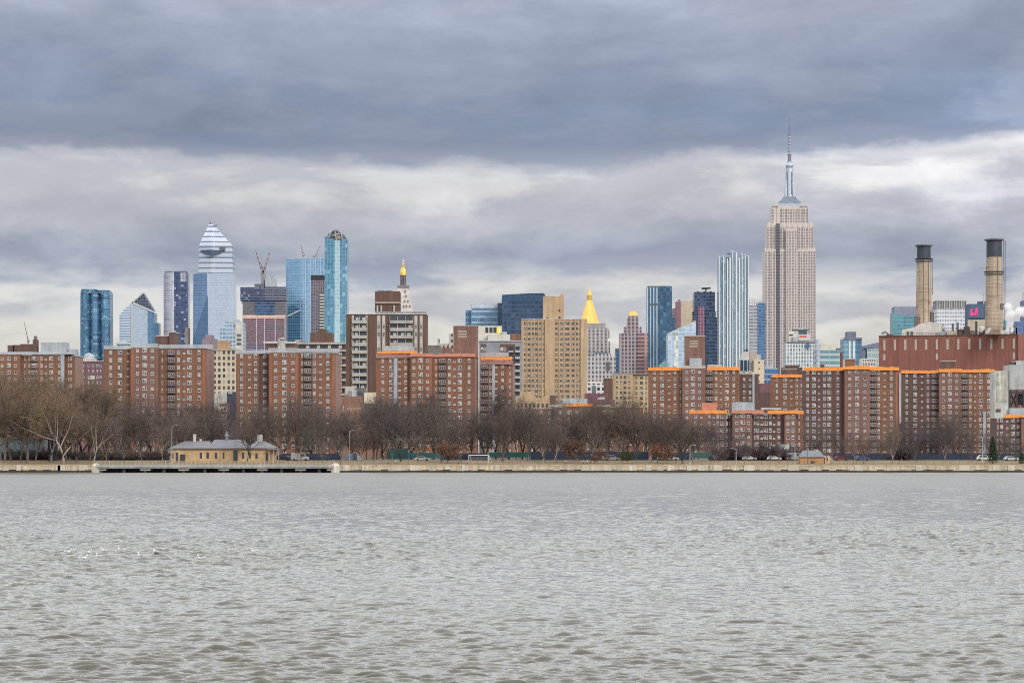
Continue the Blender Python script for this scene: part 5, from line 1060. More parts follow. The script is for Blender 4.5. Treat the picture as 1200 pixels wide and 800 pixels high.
screen('added navy shade screen behind the rust tree, before the vented bulkhead tower', 764, 811, 530, None, 830, M_navyshade); screen('added navy shade screen before the low wide orange topped block', 833, 934, 531.4, None, 830, M_navyshade)
screen('added navy shade screen right of the orange hut', 976, 1056, 531.4, None, 830, M_navyshade); screen('added navy shade screen below the tower by the power plant', 1058, 1215, 531, None, 831, M_navyshade); screen('added navy shade screen between goal and rust leaved shrub', 516, 571, 531, None, 830, M_navyshade)
b = Bld('dark_kiosk', 'tall dark navy kiosk box beside the tallest pale tree trunk', 'kiosk', 56, 66, 815, 0, None, 3.0)
b.box('body', mat('kiosk_navy', (.012,.016,.03), .6), 56, 65, 514.6, y1=3); b.box('door', M_dgrey, 59.6, 62, 531, y0=-.05, y1=-.003); b.box('roof_lip', M_dgrey, 55.6, 65.4, 514, 514.7, y0=-.3, y1=3.3)
b = Bld('grey_field_house', 'low grey field building with teal panels behind the pale trees', 'building', 0, 54, 834, 0, None, 3.4)
b.box('wall', mat('field_house', (.17,.175,.18), .8, var=.3, scale=.4), -12, 53, 514, y1=8); b.box('roof_edge', M_dgrey, -13, 54, 512.6, 514, y0=-.5, y1=8.4)
for i in range(8): b.box('teal_panel', mat('washed_teal', (.14,.22,.23), .7, var=.3, scale=.5), -11+i*7.4, -6+i*7.4, 517, 527, y0=-.08, y1=.1)
b = Bld('shipping_container', 'blue grey shipping container with a white door, left of the dark green fence', 'container', 404, 418, 826, 0, None, 3.38)
b.box('body', mat('container_blue', (.10,.16,.22), .6, var=.2), 404, 417.6, 531, y1=2.4); b.box('door', mat('container_door', (.06,.09,.13), .6), 413.6, 417, 531.6, y0=-.06, y1=-.003)
q = MB()
for i in range(12): q.box(b.X(404.4+i*.75), b.X(404.7+i*.75), -.05, -.003, .2, b.Z(531.4))
q.build('corrugation_rib', M_steel, b.root)
b = Bld('white_portable_cabin', 'small white portable cabin beside the blue grey container', 'cabin', 418.6, 424, 826, 0, None, 3.38)
b.box('body', M_white, 418.8, 423.6, 532.6, y1=2.2); b.box('door', M_grey, 420.2, 421.6, 533.6, y0=-.05, y1=-.003); b.box('roof', M_grey, 418.6, 423.8, 532.1, 532.65, y0=-.15, y1=2.35)
b = Bld('road_sign_panel', 'pale blank highway sign panel on two posts before the low wide block', 'road sign', 913, 926, 836, 0, None, 3.42)
b.box('panel', mat('sign_back', (.36,.39,.38), .6), 913, 925, 520.4, 526.4, y0=0, y1=.08); b.box('post', M_steel, 915, 915.5, 520.4, y0=.1, y1=.25); b.box('post', M_steel, 922.4, 922.9, 520.4, y0=.1, y1=.25)
b = Bld('small_sign_panel', 'smaller pale sign panel left of the blank highway sign', 'road sign', 900, 906, 838, 0, None, 3.42)
b.box('panel', mat('sign_back'), 900.4, 905.4, 523, 527, y0=0, y1=.08); b.box('post', M_steel, 902.6, 903.1, 523, y0=.1, y1=.25)
# lamps
def lamp(label, px, top, D, arm=1, dark=False):
    s = D/F; o = thing('street_lamp', label, 'street lamp', ((px-CX)*s, D, 2.3), 0, 'street lamps along the promenade'); h = EYE+(HZ-top)*s-2.3; m = M_dgrey if dark else M_steel
    MB().tube([(0,0,0),(0,0,h*.5),(0,0,h)], [.14,.11,.07], 7).build('pole', m, o); MB().tube([(0,0,h-.1),(arm*.6,0,h+.15),(arm*1.5,0,h+.2)], .05, 5).build('arm', m, o); MB().box(arm*1.4-.3, arm*1.4+.4, -.13, .13, h+.12, h+.26).build('lamp_head', m, o)
    MB().box(-.2, .2, -.2, .2, 0, .5).build('base', m, o)
for l, px, t, D, a, d in (('tall pale lamp pole at the near corner of the yellow park house', 201.4, 499, 790, 1, 0), ('pale lamp pole in front of the vented bulkhead tower by the teal panel', 808.6, 522, 790, 1, 0), ('pale lamp pole in front of the low wide block', 862.6, 526, 790, -1, 0), ('pale lamp pole left of the orange hut', 931.6, 521, 790, 1, 0), ('dark lamp pole in front of the orange hut roof', 946.6, 520, 791, 1, 1), ('pale lamp pole beside the white goal', 572, 530, 792, 1, 0), ('slim grey lamp pole by the blue grey container', 409.6, 505, 812, 1, 0), ('slim grey lamp pole beside the evergreen', 1151.4, 512, 800, -1, 0), ('slim lamp pole between the pale trees', 33, 512, 795, 1, 1)): lamp(l, px, t, D, a, d)
# vehicles on the highway
def car_mesh(kind, col):
    L, H, W = dict(car=(4.5,1.45,1.8), van=(5.4,2.3,2.0), suv=(4.8,1.75,1.9))[kind]
    b = MB(); y0, y1 = -W/2, W/2
    if kind == 'van': body = [(0,.35),(L,.35),(L,1.1),(L-.9,1.35),(L-1.5,H),(.1,H),(0,.9)]; gl = [(L-1.55,1.35),(L-1.0,1.38),(L-1.5,2.1),(L-2.3,2.1),(L-2.3,1.35)]
    else:
        body = [(0,.35),(L,.35),(L,.72),(L-.1,.82),(L-1.25,.95),(L-2.0,H),(1.0,H),(.25,.98),(0,.9)]; gl = [(L-1.5,1.0),(L-2.05,H-.1),(1.05,H-.1),(.5,1.02)]
    b.ext(body, y0, y1, 0); b.ext(list(reversed(gl)) if kind != 'van' else gl, y0-.012, y0+.05, 1)
    for xx in (.85, L-.9):
        o = len(b.v); n = 14
        for yy in (y0-.03, y0+.2, y1-.2, y1+.03): b.v += [(xx+.33*math.cos(2*math.pi*i/n), yy, .33+.33*math.sin(2*math.pi*i/n)) for i in range(n)]
        for a in (0, 2): b.f += [(o+a*n+i, o+a*n+(i+1)%n, o+(a+1)*n+(i+1)%n, o+(a+1)*n+i) for i in range(n)]; b.k += [2]*n
        b.f += [tuple(range(o,o+n)), tuple(range(o+4*n-1,o+3*n-1,-1))]; b.k += [2,2]
    b.box(L-.02, L+.03, y0+.1, y0+.45, .6, .75, 3); b.box(-.03, .02, y0+.1, y0+.4, .65, .8, 4)
    return b.mesh(kind, [col, M_pane, M_black, M_white, mat('tail_red', (.4,.02,.02), .4)])
cars = [('car','white',(.48,.48,.47),226,'beside the park house roof end'),('suv','black',(.015,.016,.02),331,'at the park house porch'),('car','silver',(.4,.42,.44),341,'just right of the park house porch'),('van','white',(.68,.68,.66),349,'before the dark red tower'),('car','black',(.015,.016,.02),362,'behind the white van'),('suv','dark blue',(.02,.035,.08),376,'before the dark red tower base'),
 ('car','white',(.48,.48,.47),494,'behind the rust leaved shrub fence'),('car','white',(.48,.48,.47),704,'under trees before the long low block'),('suv','grey',(.25,.26,.27),716,'under trees near the olive green shrub'),('car','silver',(.45,.46,.48),778,'below the rust coloured tree'),('car','white',(.48,.48,.47),786,'just right of the rust coloured tree'),('suv','black',(.015,.016,.02),838,'right of the teal panel'),('car','silver',(.42,.44,.46),877,'before the low wide block centre'),('car','white',(.48,.48,.47),906,'below the small sign panel'),('van','grey',(.3,.31,.33),929,'left of the orange hut'),('car','dark red',(.18,.02,.02),985,'right of the orange hut'),('suv','white',(.48,.48,.47),1152,'near the evergreen'),('car','silver',(.42,.44,.46),1184,'right of the evergreen'),('car','blue',(.04,.08,.22),1010,'between the orange hut and the plant tower')]
CM = {}
for kind, cn, col, px, where in cars:
    if (kind, cn) not in CM: CM[(kind, cn)] = car_mesh(kind, mat('paint_'+cn.replace(' ','_'), col, .3, var=.03))
    D = random.choice((818, 820, 823)); o = link({'car':'parked_car','van':'parked_van','suv':'parked_suv'}[kind], CM[(kind, cn)], None, ((px-CX)/F*D-2, D, 3.36 if D > 821 else 3.24+(D-818)*.04)); tag(o, f'{cn} {kind} parked {where}', {'car':'car','van':'van','suv':'car'}[kind], 'vehicles behind the park trees')
# people on the promenade
def person_mesh(name, stride, bend, jacket, legs, hairc):
    V = dict(p=(0,0,.95), w=(0,.0,1.12), c=(0,.02+bend*.06,1.36), n=(0,.03+bend*.09,1.5), h=(0,.05+bend*.1,1.64), t=(0,.05+bend*.1,1.74),
      hl=(.1,0,.92), kl=(.11,stride*.30,.50), al=(.11,stride*.42-.05,.09), fl=(.11,stride*.42+.12,.05), hr=(-.1,0,.92), kr=(-.11,-stride*.12,.50), ar=(-.11,-stride*.55,.14), fr=(-.11,-stride*.55+.15,.06),
      sl=(.19,.02,1.40), el=(.24,-stride*.14,1.14), dl=(.23,-stride*.06+.16*stride,.92), sr=(-.19,.02,1.40), er=(-.24,stride*.14-.05,1.14), dr=(-.23,stride*.28,.96))
    E = [('p','w'),('w','c'),('c','n'),('n','h'),('h','t'),('p','hl'),('hl','kl'),('kl','al'),('al','fl'),('p','hr'),('hr','kr'),('kr','ar'),('ar','fr'),('c','sl'),('sl','el'),('el','dl'),('c','sr'),('sr','er'),('er','dr')]
    rad = dict(p=.14,w=.13,c=.16,n=.06,h=.1,t=.085,hl=.1,kl=.065,al=.045,fl=.04,hr=.1,kr=.065,ar=.045,fr=.04,sl=.07,el=.048,dl=.035,sr=.07,er=.048,dr=.035)
    ks = list(V); me = bpy.data.meshes.new(name); me.from_pydata([V[k] for k in ks], [(ks.index(a), ks.index(c)) for a, c in E], [])
    o = bpy.data.objects.new(name, me); COL.objects.link(o); md = o.modifiers.new('skin', 'SKIN'); o.modifiers.new('sub', 'SUBSURF').levels = 1
    for i, k in enumerate(ks): me.skin_vertices[0].data[i].radius = (rad[k], rad[k]); me.skin_vertices[0].data[i].use_root = k == 'p'
    dg = bpy.context.evaluated_depsgraph_get(); out = bpy.data.meshes.new_from_object(o.evaluated_get(dg)); bpy.data.objects.remove(o)
    sk = mat('skin', (.42,.25,.17), .6); out.materials.clear()
    for m in (jacket, legs, sk, hairc, M_black): out.materials.append(m)
    for p in out.polygons:
        z = p.center.z; x = abs(p.center.x)
        p.material_index = 4 if z < .12 else 1 if z < .96 and x < .19 else 2 if z < 1.0 and x >= .19 else 0 if z < 1.49 else 3 if z > 1.7 or p.center.y < .03+bend*.1 else 2
        p.use_smooth = True
    return out
cl = lambda n, c: mat('cloth_'+n, c, .85, var=.08)
for i, (px, D, face, st, bd, jn, jc, ln, lc, lab) in enumerate(((390, 784, 90, 1, .6, 'pink', (.62,.20,.18), 'dark', (.03,.03,.04), 'jogger in a pink top where the pier meets the wall'), (455, 786, -90, .6, .2, 'red', (.50,.05,.04), 'dark', (.03,.03,.04), 'walker in a red jacket in front of the dark green fence'), (464, 786, -90, .8, .2, 'white', (.70,.70,.68), 'navy', (.03,.04,.09), 'walker in a white top just right of the red jacketed one'), (399.4, 786, 90, .5, .1, 'maroon', (.25,.04,.05), 'dark', (.03,.03,.04), 'walker in maroon near the container'), (913.6, 785, 90, .9, .5, 'orange', (.62,.13,.04), 'grey', (.2,.2,.2), 'runner in bright orange before the low wide block'), (684, 785, 90, .5, .1, 'lilac', (.45,.38,.50), 'dark', (.03,.03,.04), 'walker in a lilac jacket before the long low block'), (688.4, 785, 90, .6, .1, 'white', (.70,.70,.68), 'dark', (.03,.03,.04), 'walker in a white jacket beside the lilac jacketed one'), (537, 786, -90, .7, .2, 'blue', (.05,.12,.35), 'dark', (.03,.03,.04), 'walker in a blue jacket left of the white goal'), (547.6, 786, 90, .4, .1, 'sand', (.5,.4,.3), 'dark', (.03,.03,.04), 'walker in a sand coloured coat at the goal post'), (1151, 786, 90, .5, .1, 'cream', (.66,.62,.52), 'grey', (.2,.2,.2), 'walker in a cream coat below the evergreen'), (285.6, 782, -90, .5, .1, 'white', (.70,.70,.68), 'dark', (.03,.03,.04), 'walker in white on the pier at the park house'), (663, 786, -90, .5, .1, 'ash', (.5,.5,.5), 'navy', (.03,.04,.09), 'walker in pale grey by the thick pale trunk'))):
    o = link('person', person_mesh('person', st, bd, cl(jn, jc), cl(ln, lc), cl('hair%d' % (i % 2), ((.03,.02,.015),(.12,.07,.03))[i % 2])), None, ((px-CX)/F*D, D, 2.02 if D > 783 else 2.1)); o.rotation_euler.z = R(face); tag(o, lab, 'person')
# gulls on the water
M_gw = mat('gull_white', (.74,.74,.73), .7, var=.04); M_gg = mat('gull_grey', (.36,.38,.41), .7, var=.06)
def gull():
    b = MB(); n = 10
    prof = [(-.30,.015,.10),(-.2,.05,.085),(-.08,.085,.07),(.05,.095,.065),(.14,.07,.075),(.18,.045,.12),(.19,.04,.17)]
    for (yy, r, zz) in prof: b.v += [(r*math.cos(2*math.pi*i/n), yy, zz+r*.8*math.sin(2*math.pi*i/n)) for i in range(n)]
    for j in range(len(prof)-1):
        for i in range(n): b.f.append((j*n+i, j*n+(i+1)%n, (j+1)*n+(i+1)%n, (j+1)*n+i)); b.k.append(1 if i < 5 and 1 <= j <= 2 else 0)
    b.f += [tuple(range(n)), tuple(range(len(prof)*n-1, (len(prof)-1)*n-1, -1))]; b.k += [0, 0]
    b.lathe(0, .2, [(.02,.16),(.052,.18),(.055,.215),(.035,.25),(.01,.26)], 8, 0); b.tube([(0,.245,.205),(0,.31,.195)], [.014,.006], 5, 2)
    return b.mesh('gull', [M_gw, M_gg, mat('beak_yellow', (.5,.3,.03), .5)], True)
gm_ = gull()
for i, (px, py, lab) in enumerate(((80,650.6,'white gull floating apart at the west end of the flock'),(103.5,651,'white gull floating low between two others, upper row of the flock'),(98,658,'white gull floating lowest of the flock on the river'),(116,655.6,'white gull floating in the middle of the flock, second row'),(121.7,648.6,'white gull floating topmost in the middle of the flock'),(142,648,'white gull floating beside a dark wave, topmost at the flock edge'),(165,655,'brightest white gull floating alone below the topmost ones'),(183,650,'white gull floating east of the brightest gull'),(235.5,658,'white gull floating well away from the flock, toward the pier end'),(297,649.4,'white gull floating alone, farthest from the flock, below the park house'))):
    D = EYE*F/(py-HZ); o = link('seagull', gm_, None, ((px-CX)/F*D, D, .15)); o.rotation_euler.z = R(random.uniform(50,130)*random.choice((-1,1))); o.scale = (.95,)*3; tag(o, lab, 'gull', 'gulls floating on the river')

# ------------------------------------------------------------------ trees
M_bark = mat('bark', None, .9, var=.25, scale=.8, tint=True); M_branch = mat('branches', None, .9, var=.2, scale=.6, tint=True); M_twig = mat('twigs', None, .95, var=.18, scale=.4, tint=True)
for n_ in M_branch.node_tree.nodes:
    if n_.type == 'MIX': n_.inputs[6].default_value = (1,1,1,1)
nb_ = NT(M_branch.node_tree); pb_ = nb_.n['Principled BSDF']; src_ = pb_.inputs['Base Color'].links[0].from_socket; nb_.put(pb_.inputs['Base Color'], nb_.mix(1.0, src_, (.42,.40,.40), 'MULTIPLY'))
def tree_proto(seed, h, spread, fork, upright, kids=(7,6,6,5,1), twig=.022, leaf=0):
    rg = random.Random(seed); tr, cr = MB(), MB()
    def grow(p, d, L, r, lv):
        n = 4 if lv < 2 else 3 if lv < 3 else 2 if lv < 4 else 1
        pts, rad = [p.copy()], [r]; q = p.copy(); dd = d.copy()
        for i in range(n):
            dd = (dd+Vector((rg.gauss(0,.13),rg.gauss(0,.13),rg.gauss(0,.08)+.10*upright))).normalized(); q = q+dd*(L/n); pts.append(q.copy()); rad.append(max(twig*.6, r*(1-.72*(i+1)/n)) if lv else r*(1-.45*(i+1)/n))
        (tr if lv < 2 else cr).tube(pts, rad, 7 if lv == 0 else 5 if lv == 1 else 4 if lv == 2 else 3, 0 if lv < 2 or lv > 3 else 1)
        if lv >= 5 or (lv == 4 and kids[4] == 0): return
        k = kids[lv]
        for i in range(k):
            t = (.92+rg.random()*.08 if lv == 0 and i < 4 else fork+rg.random()*(1-fork)) if lv == 0 else .18+.82*(i+rg.random())/k
            f = min(t*n, n-1e-6); a = int(f); bp = pts[a].lerp(pts[a+1], f-a)
            ax = (pts[a+1]-pts[a]).normalized(); az = rg.random()*6.283+i*2.4
            o1 = ax.orthogonal().normalized(); o2 = ax.cross(o1); side = o1*math.cos(az)+o2*math.sin(az)
            ang = R((28+rg.random()*26)*spread) if lv == 0 else R(30+rg.random()*34)
            nd = (ax*math.cos(ang)+side*math.sin(ang)+Vector((0,0,.22*upright))).normalized()
            nl = h*(.50+.16*rg.random()) if lv == 0 else L*(.46+.22*rg.random())*(1.15-.45*t) if lv < 4 else L*.6
            grow(bp, nd, nl, max(twig*.7, rad[a]*(.62 if lv == 0 else .6 if lv < 3 else .5)), lv+1)
    grow(Vector((0,0,-.15)), Vector((rg.gauss(0,.05),rg.gauss(0,.05),1)).normalized(), h*(.24+.12*rg.random()), h*.0185, 0)
    if leaf:
        base = [cr.v[i] for i in range(0, len(cr.v), 3)]
        for i in range(leaf):
            p = Vector(rg.choice(base)); a, c = Vector((rg.gauss(0,1),rg.gauss(0,1),rg.gauss(0,1))).normalized()*.16, Vector((rg.gauss(0,1),rg.gauss(0,1),rg.gauss(0,1))).normalized()*.16
            cr.poly([p-a, p+c, p+a, p-c], [(0,1,2,3)])
    top = max(v[2] for v in cr.v)
    for m in (tr, cr): m.v = [(x*h/top, y*h/top, z*h/top) for x, y, z in m.v]
    wd = sorted(abs(v[0]) for v in cr.v)[int(len(cr.v)*.95)]
    return tr.mesh('trunk', M_bark, True), cr.mesh('crown', [M_twig, M_branch]), h
BIG = [tree_proto(s, 16, sp, .3, up) for s, sp, up in ((1,1.0,.5),(2,1.2,.35),(3,.8,.9),(4,1.0,.6),(5,.65,1.1),(6,.9,.25),(7,1.1,.8))]
THIN = [tree_proto(s, 10, .75, .5, .9, (6,5,5,4,0), .024) for s in (21,22,23)]
SHRUB = [tree_proto(s, 5, 1.5, .05, .4, (9,6,5,5,2), .03) for s in (31,32)]
LEAFY = [tree_proto(s, 6, 1.2, .15, .4, (9,6,5,4,0), .026, 2600) for s in (41,42)]
TREES = []
def plant(name, protos, px, D, top, col, bark, zg=None, wmul=1.0, cat='tree', group=None, label=None, rs=random.Random(3)):
    zg = (3.5 if D > 850 else 3.36 if D > 822 else 2.05+(D-790)/32*1.3 if D > 790 else 2.0) if zg is None else zg
    h = EYE+(HZ-top)*D/F-zg; tr, cr, base = rs.choice(protos)
    k = h/base; o = link(name, None, None, ((px-CX)/F*D, D, zg)); o.rotation_euler.z = rs.random()*6.28
    kw = k*wmul*(.92+rs.random()*.16); o.scale = (kw, kw, k)
    for nm, me, c in (('trunk', tr, bark), ('crown', cr, col)): q = link(nm, me, o); kc = .72+rs.random()*.5; q.color = (*[x*kc*(.95+rs.random()*.1) for x in c], 1)
    o['category'] = cat; o['group'] = group or 'bare winter trees'
    if label: o['label'] = label
    TREES.append((px, D, o)); return o
GREYB, TAN, PURP, BROWN = (.130,.103,.092), (.175,.122,.082), (.095,.075,.080), (.145,.105,.085)
K_DARK, K_PALE, K_MID = (.045,.037,.034), (.33,.285,.235), (.18,.155,.135)
zones = [(-40,120,'beneath the grey roof box tower','tan brown'),(120,262,'before the wide railing tower','grey brown'),(262,404,'around the yellow park house','grey brown'),(404,443,'before the low mural building','grey'),(443,520,'before the salmon topped tower','dark grey'),(520,604,'near the white soccer goal','grey brown'),(604,690,'before the west half of the long low block','grey brown'),(690,762,'before the east half of the long low block','warm brown'),(762,832,'before the vented bulkhead tower','grey brown'),(832,942,'before the low wide block','purple brown'),(942,1056,'near the orange hut','grey brown'),(1056,1170,'before the plant side tower','dark purple'),(1170,1300,'under the conveyor house','brown')]
def interp(tab, px):
    for (a, b_), (c, d) in zip(tab, tab[1:]):
        if px <= c: return b_+(d-b_)*(px-a)/(c-a)
    return tab[-1][1]
TOPB = [(-20,446),(30,443),(60,446),(90,452),(120,462),(135,468),(200,468),(250,474),(276,484),(300,474),(340,470),(385,472),(400,480),(425,484),(445,468),(480,462),(515,474),(540,478),(575,470),(610,474),(650,478),(700,476),(740,478),(765,484),(795,472),(822,482),(840,512),(900,512),(945,514),(985,520),(1010,508),(1045,494),(1075,500),(1110,490),(1140,502),(1165,512),(1215,508)]
STEP = [(-20,8),(110,8.2),(130,10.5),(262,12),(276,15),(330,14),(400,13),(410,10),(440,10),(450,13),(590,13),(606,9),(752,9),(764,12),(830,15),(845,26),(940,28),(985,22),(1056,17),(1160,14),(1215,14)]
rt = random.Random(17)
rows = ((884, 0, 1.2), (866, 3, 1.4), (812, 9, 1.9))
for D, dt, sm in rows:
    px = -14+dt
    while px < 1208:
        t = interp(TOPB, px)-11+6*math.sin(px*.052+D)+5*math.sin(px*.13+D*.7)-(6 if px < 100 else 0)+abs(rt.gauss(0, 13))*(-.4 if rt.random() < .2 else 1)+(dt*1.4 if D > 820 else 12)
        if not (D < 820 and (196 < px < 330 or 930 < px < 978 or 548 < px < 580)):
            c = TAN if px < 118 else BROWN if 690 < px < 760 else PURP if 835 < px < 940 or 1058 < px < 1150 else GREYB
            if rt.random() < .18: c = BROWN
            if D < 820 and rt.random() < .5 and not 830 < px < 945:
                plant('bare_tree', THIN, px, D-rt.random()*8, min(530, t+18), c, K_MID, rs=rt)
            else: plant('bare_tree', BIG, px, D+rt.uniform(-6,6), min(t, 516), c, K_MID if D < 820 else K_DARK if rt.random() < .7 else K_MID, wmul=rt.uniform(.6,1.05), rs=rt)
        px += interp(STEP, px)*sm*(.75+rt.random()*.5)
# trees that stand out
plant('plane_tree', BIG[:2], 75, 800, 440, TAN, K_PALE, wmul=.9, label='tallest tan plane tree with pale leaning limbs, right of the dark kiosk', rs=rt); plant('plane_tree', BIG[2:4], 110, 798, 462, (.16,.12,.09), K_PALE, wmul=.75, label='slim whitish forked plane tree right of the tallest tan one', rs=rt); plant('plane_tree', BIG[:2], 30, 806, 448, TAN, K_MID, label='wide tan plane tree left of the dark kiosk', rs=rt); plant('plane_tree', BIG[:2], 4, 806, 450, TAN, K_MID, label='tan plane tree cut off by the photo edge', rs=rt)
plant('spreading_tree', BIG[1:2], 800, 802, 480, (.09,.07,.06), K_DARK, wmul=1.1, label='dark spreading tree before the vented bulkhead tower, left of the pink brick wing', rs=rt); plant('spreading_tree', BIG[1:2], 588, 815, 474, (.08,.066,.06), K_DARK, wmul=1.0, label='dark spreading tree just right of the soccer goal', rs=rt); plant('spreading_tree', BIG[:1], 470, 812, 470, (.085,.07,.063), K_DARK, wmul=1.1, label='dark broad tree below the brown balcony slab', rs=rt)
plant('thick_trunk_tree', BIG[3:4], 637, 800, 492, BROWN, K_PALE, wmul=.8, label='tree with a thick pale trunk before the long low block', rs=rt); plant('thick_trunk_tree', BIG[4:5], 649, 799, 494, BROWN, K_PALE, wmul=.8, label='tree with a slimmer pale trunk right of the thick trunked one', rs=rt)
plant('tan_tree', BIG[2:3], 1046, 800, 492, (.165,.125,.095), K_MID, wmul=.8, label='light tan tree standing alone at the edge of the broad brick tower', rs=rt); plant('tan_tree', THIN, 1000, 800, 512, (.20,.125,.085), K_MID, wmul=1.3, label='reddish tan young tree right of the orange hut', rs=rt); plant('tan_tree', THIN, 1012, 801, 514, (.18,.13,.10), K_MID, wmul=1.3, label='second reddish tan young tree right of the orange hut', rs=rt); plant('tan_tree', BIG[4:5], 212, 812, 478, (.17,.13,.10), K_DARK, wmul=.9, label='slender tree at the left end of the yellow park house', rs=rt); plant('tan_tree', BIG[3:4], 290, 797, 482, (.12,.095,.08), K_DARK, wmul=.8, label='dark trunked tree in front of the yellow park house roofs', rs=rt)
leafy = dict(cat='tree', group='trees that kept their leaves')
plant('rust_leaved_tree', LEAFY, 770, 802, 517, (.17,.078,.05), K_DARK, wmul=1.15, label='round rust leaved tree before the vented bulkhead tower', rs=rt, **leafy); plant('rust_leaved_tree', LEAFY, 524, 804, 514, (.165,.098,.06), K_DARK, wmul=1.0, label='rust leaved shrub tree between the two teal fences', rs=rt, **leafy); plant('rust_leaved_tree', LEAFY, 696, 802, 532, (.15,.075,.06), K_DARK, wmul=.9, label='small dull red bush before the long low block', rs=rt, **leafy); plant('rust_leaved_tree', LEAFY, 678, 805, 510, (.17,.095,.075), K_MID, wmul=.8, label='pinkish brown young tree with clinging leaves beside the pale trunks', rs=rt, **leafy); plant('rust_leaved_tree', LEAFY, 708, 804, 524, (.17,.10,.075), K_MID, wmul=.8, label='pinkish brown bush tree right of the small dull red bush', rs=rt, **leafy)
plant('green_shrub', LEAFY, 735, 803, 527, (.085,.09,.025), K_DARK, wmul=1.1, cat='shrub', label='olive green shrub before the east end of the long low block', rs=rt, group='evergreen plants')
def conifer(label, px, D, top, zg=2.4):
    h = EYE+(HZ-top)*D/F-zg; rg = random.Random(int(px)); o = link('evergreen_tree', None, None, ((px-CX)/F*D, D, zg)); tag(o, label, 'tree', 'evergreen plants')
    q = link('trunk', MB().tube([(0,0,-.1),(0,0,h*.5),(0,0,h*.95)], [h*.022,h*.015,.02], 6).mesh('trunk', M_bark), o); q.color = (*K_DARK, 1)
    cr = MB()
    for i in range(3800):
        t = rg.random()**.8; z = h*(.06+.94*t); r = (1-t)**.8*h*.26*(.75+.25*math.sin(i*.37))*rg.uniform(.55,1.05); a = rg.random()*6.283
        p = Vector((r*math.cos(a), r*math.sin(a), z)); u = Vector((math.cos(a),math.sin(a),-.5)).normalized()*.34; v = Vector((-math.sin(a),math.cos(a),rg.uniform(-.5,.5)))*.12
        cr.poly([p-v, p+u, p+v], [(0,1,2)])
    q = link('crown', cr.mesh('crown', M_twig), o); q.color = (.03,.055,.026,1)
conifer('dark green conifer at the corner of the plant side tower', 1163.4, 800, 511); conifer('small dark conifer at the photo edge below the conveyor house', 1197, 800, 530)
# understory shrubs
for i in range(64):
    px = (4+i*6.4 if i < 30 else 836+(i-30)*3.4 if i < 60 else 1060)+rt.uniform(-2,2)
    if 196 < px < 330: px = 1058+(px-196)*.8
    plant('bare_shrub', SHRUB, px, rt.choice((824,826,828)), rt.uniform(517,527) if px > 800 else rt.uniform(522,530), PURP if px > 800 else GREYB, K_DARK, wmul=1.1, cat='shrub', group='bare shrubs along the highway', rs=rt)
# labels of the unnamed trees: by zone, row and place in the row
ORD = 'first second third fourth fifth sixth seventh eighth ninth tenth eleventh twelfth thirteenth fourteenth fifteenth sixteenth seventeenth eighteenth nineteenth twentieth twenty-first twenty-second twenty-third twenty-fourth twenty-fifth twenty-sixth'.split()
for a, c, where, tint in zones:
    for nm, word in (('bare_tree', 'bare tree'), ('bare_shrub', 'bare shrub')):
        for rn, lo, hi in (('front row', 700, 845) if nm == 'bare_shrub' else ('front row', 700, 830), ('middle row', 845.001 if nm == 'bare_shrub' else 830, 875), ('rear row', 875, 2000)):
            L = sorted([(p, o) for p, D, o in TREES if o.name.startswith(nm) and a <= p < c and lo <= D < hi], key=lambda t: t[0])
            for j, (p, o) in enumerate(L): o['label'] = f'{word} {where}, {ORD[min(j,25)]} in {rn}'
# ------------------------------------------------------------------ steam
def puff(label, px, py, D, blobs, gain):
    """soft plume: density falls off from the heart of each billow and is torn by turbulence"""
    s = D/F; m, nt, bs = new_mat('steam'); nt.n.remove(bs); v = nt.node('ShaderNodeVolumePrincipled'); o_ = nt.node('ShaderNodeTexCoord').outputs['Object']; tot = None
    x, y, z = nt.sep(o_)
    n1 = nt.noise(o_, .22, 6, .62); n2 = nt.noise(nt.comb(nt.m('ADD', x, 40.0), y, z), .13, 3, .5)
    pv = nt.comb(nt.m('ADD', x, nt.m('MULTIPLY', nt.m('SUBTRACT', n2, .5), 7.0)), y, nt.m('ADD', z, nt.m('MULTIPLY', nt.m('SUBTRACT', n1, .5), 5.0)))
    lo, hi = [1e9]*2, [-1e9]*2
    for bx, by, r in blobs:
        c = ((bx-px)*s, 0, (py-by)*s); r *= s; d = nt.node('ShaderNodeVectorMath', operation='DISTANCE'); nt.put(d.inputs[0], pv); d.inputs[1].default_value = c
        f = nt.rng(d.outputs['Value'], r*.25, r*1.25, 1, 0); tot = f if tot is None else nt.m('MAXIMUM', tot, f)
        for i, q in ((0, c[0]), (1, c[2])): lo[i] = min(lo[i], q-r*1.25-4); hi[i] = max(hi[i], q+r*1.25+4)
    nt.put(v.inputs['Density'], nt.m('MULTIPLY', nt.m('MAXIMUM', nt.m('SUBTRACT', nt.m('MULTIPLY', tot, 1.5), nt.m('MULTIPLY', n1, .85)), 0.0), gain)); v.inputs['Color'].default_value = (.97,.97,.97,1); v.inputs['Anisotropy'].default_value = .2
    nt.l.new(v.outputs[0], nt.n['Material Output'].inputs['Volume'])
    p = MB().box(lo[0], hi[0], -9, 9, lo[1], hi[1]).build('steam_plume', m, None, ((px-CX)*s, D, EYE+(HZ-py)*s)); tag(p, label, 'steam', None, 'stuff')
puff('white steam plume rising beside the taller smokestack', 1186, 371, 1236, ((1188,386,3.5),(1187,379,5),(1184,370,7.5),(1180,360,5.5),(1194,366,8),(1204,368,6)), 1.6)
puff('low wisp of white steam on the power plant roof below the taller smokestack', 1158, 387, 1232, ((1150,386,4),(1158,387,3.4),(1176,388,4),(1183,388.5,3.6)), .7)

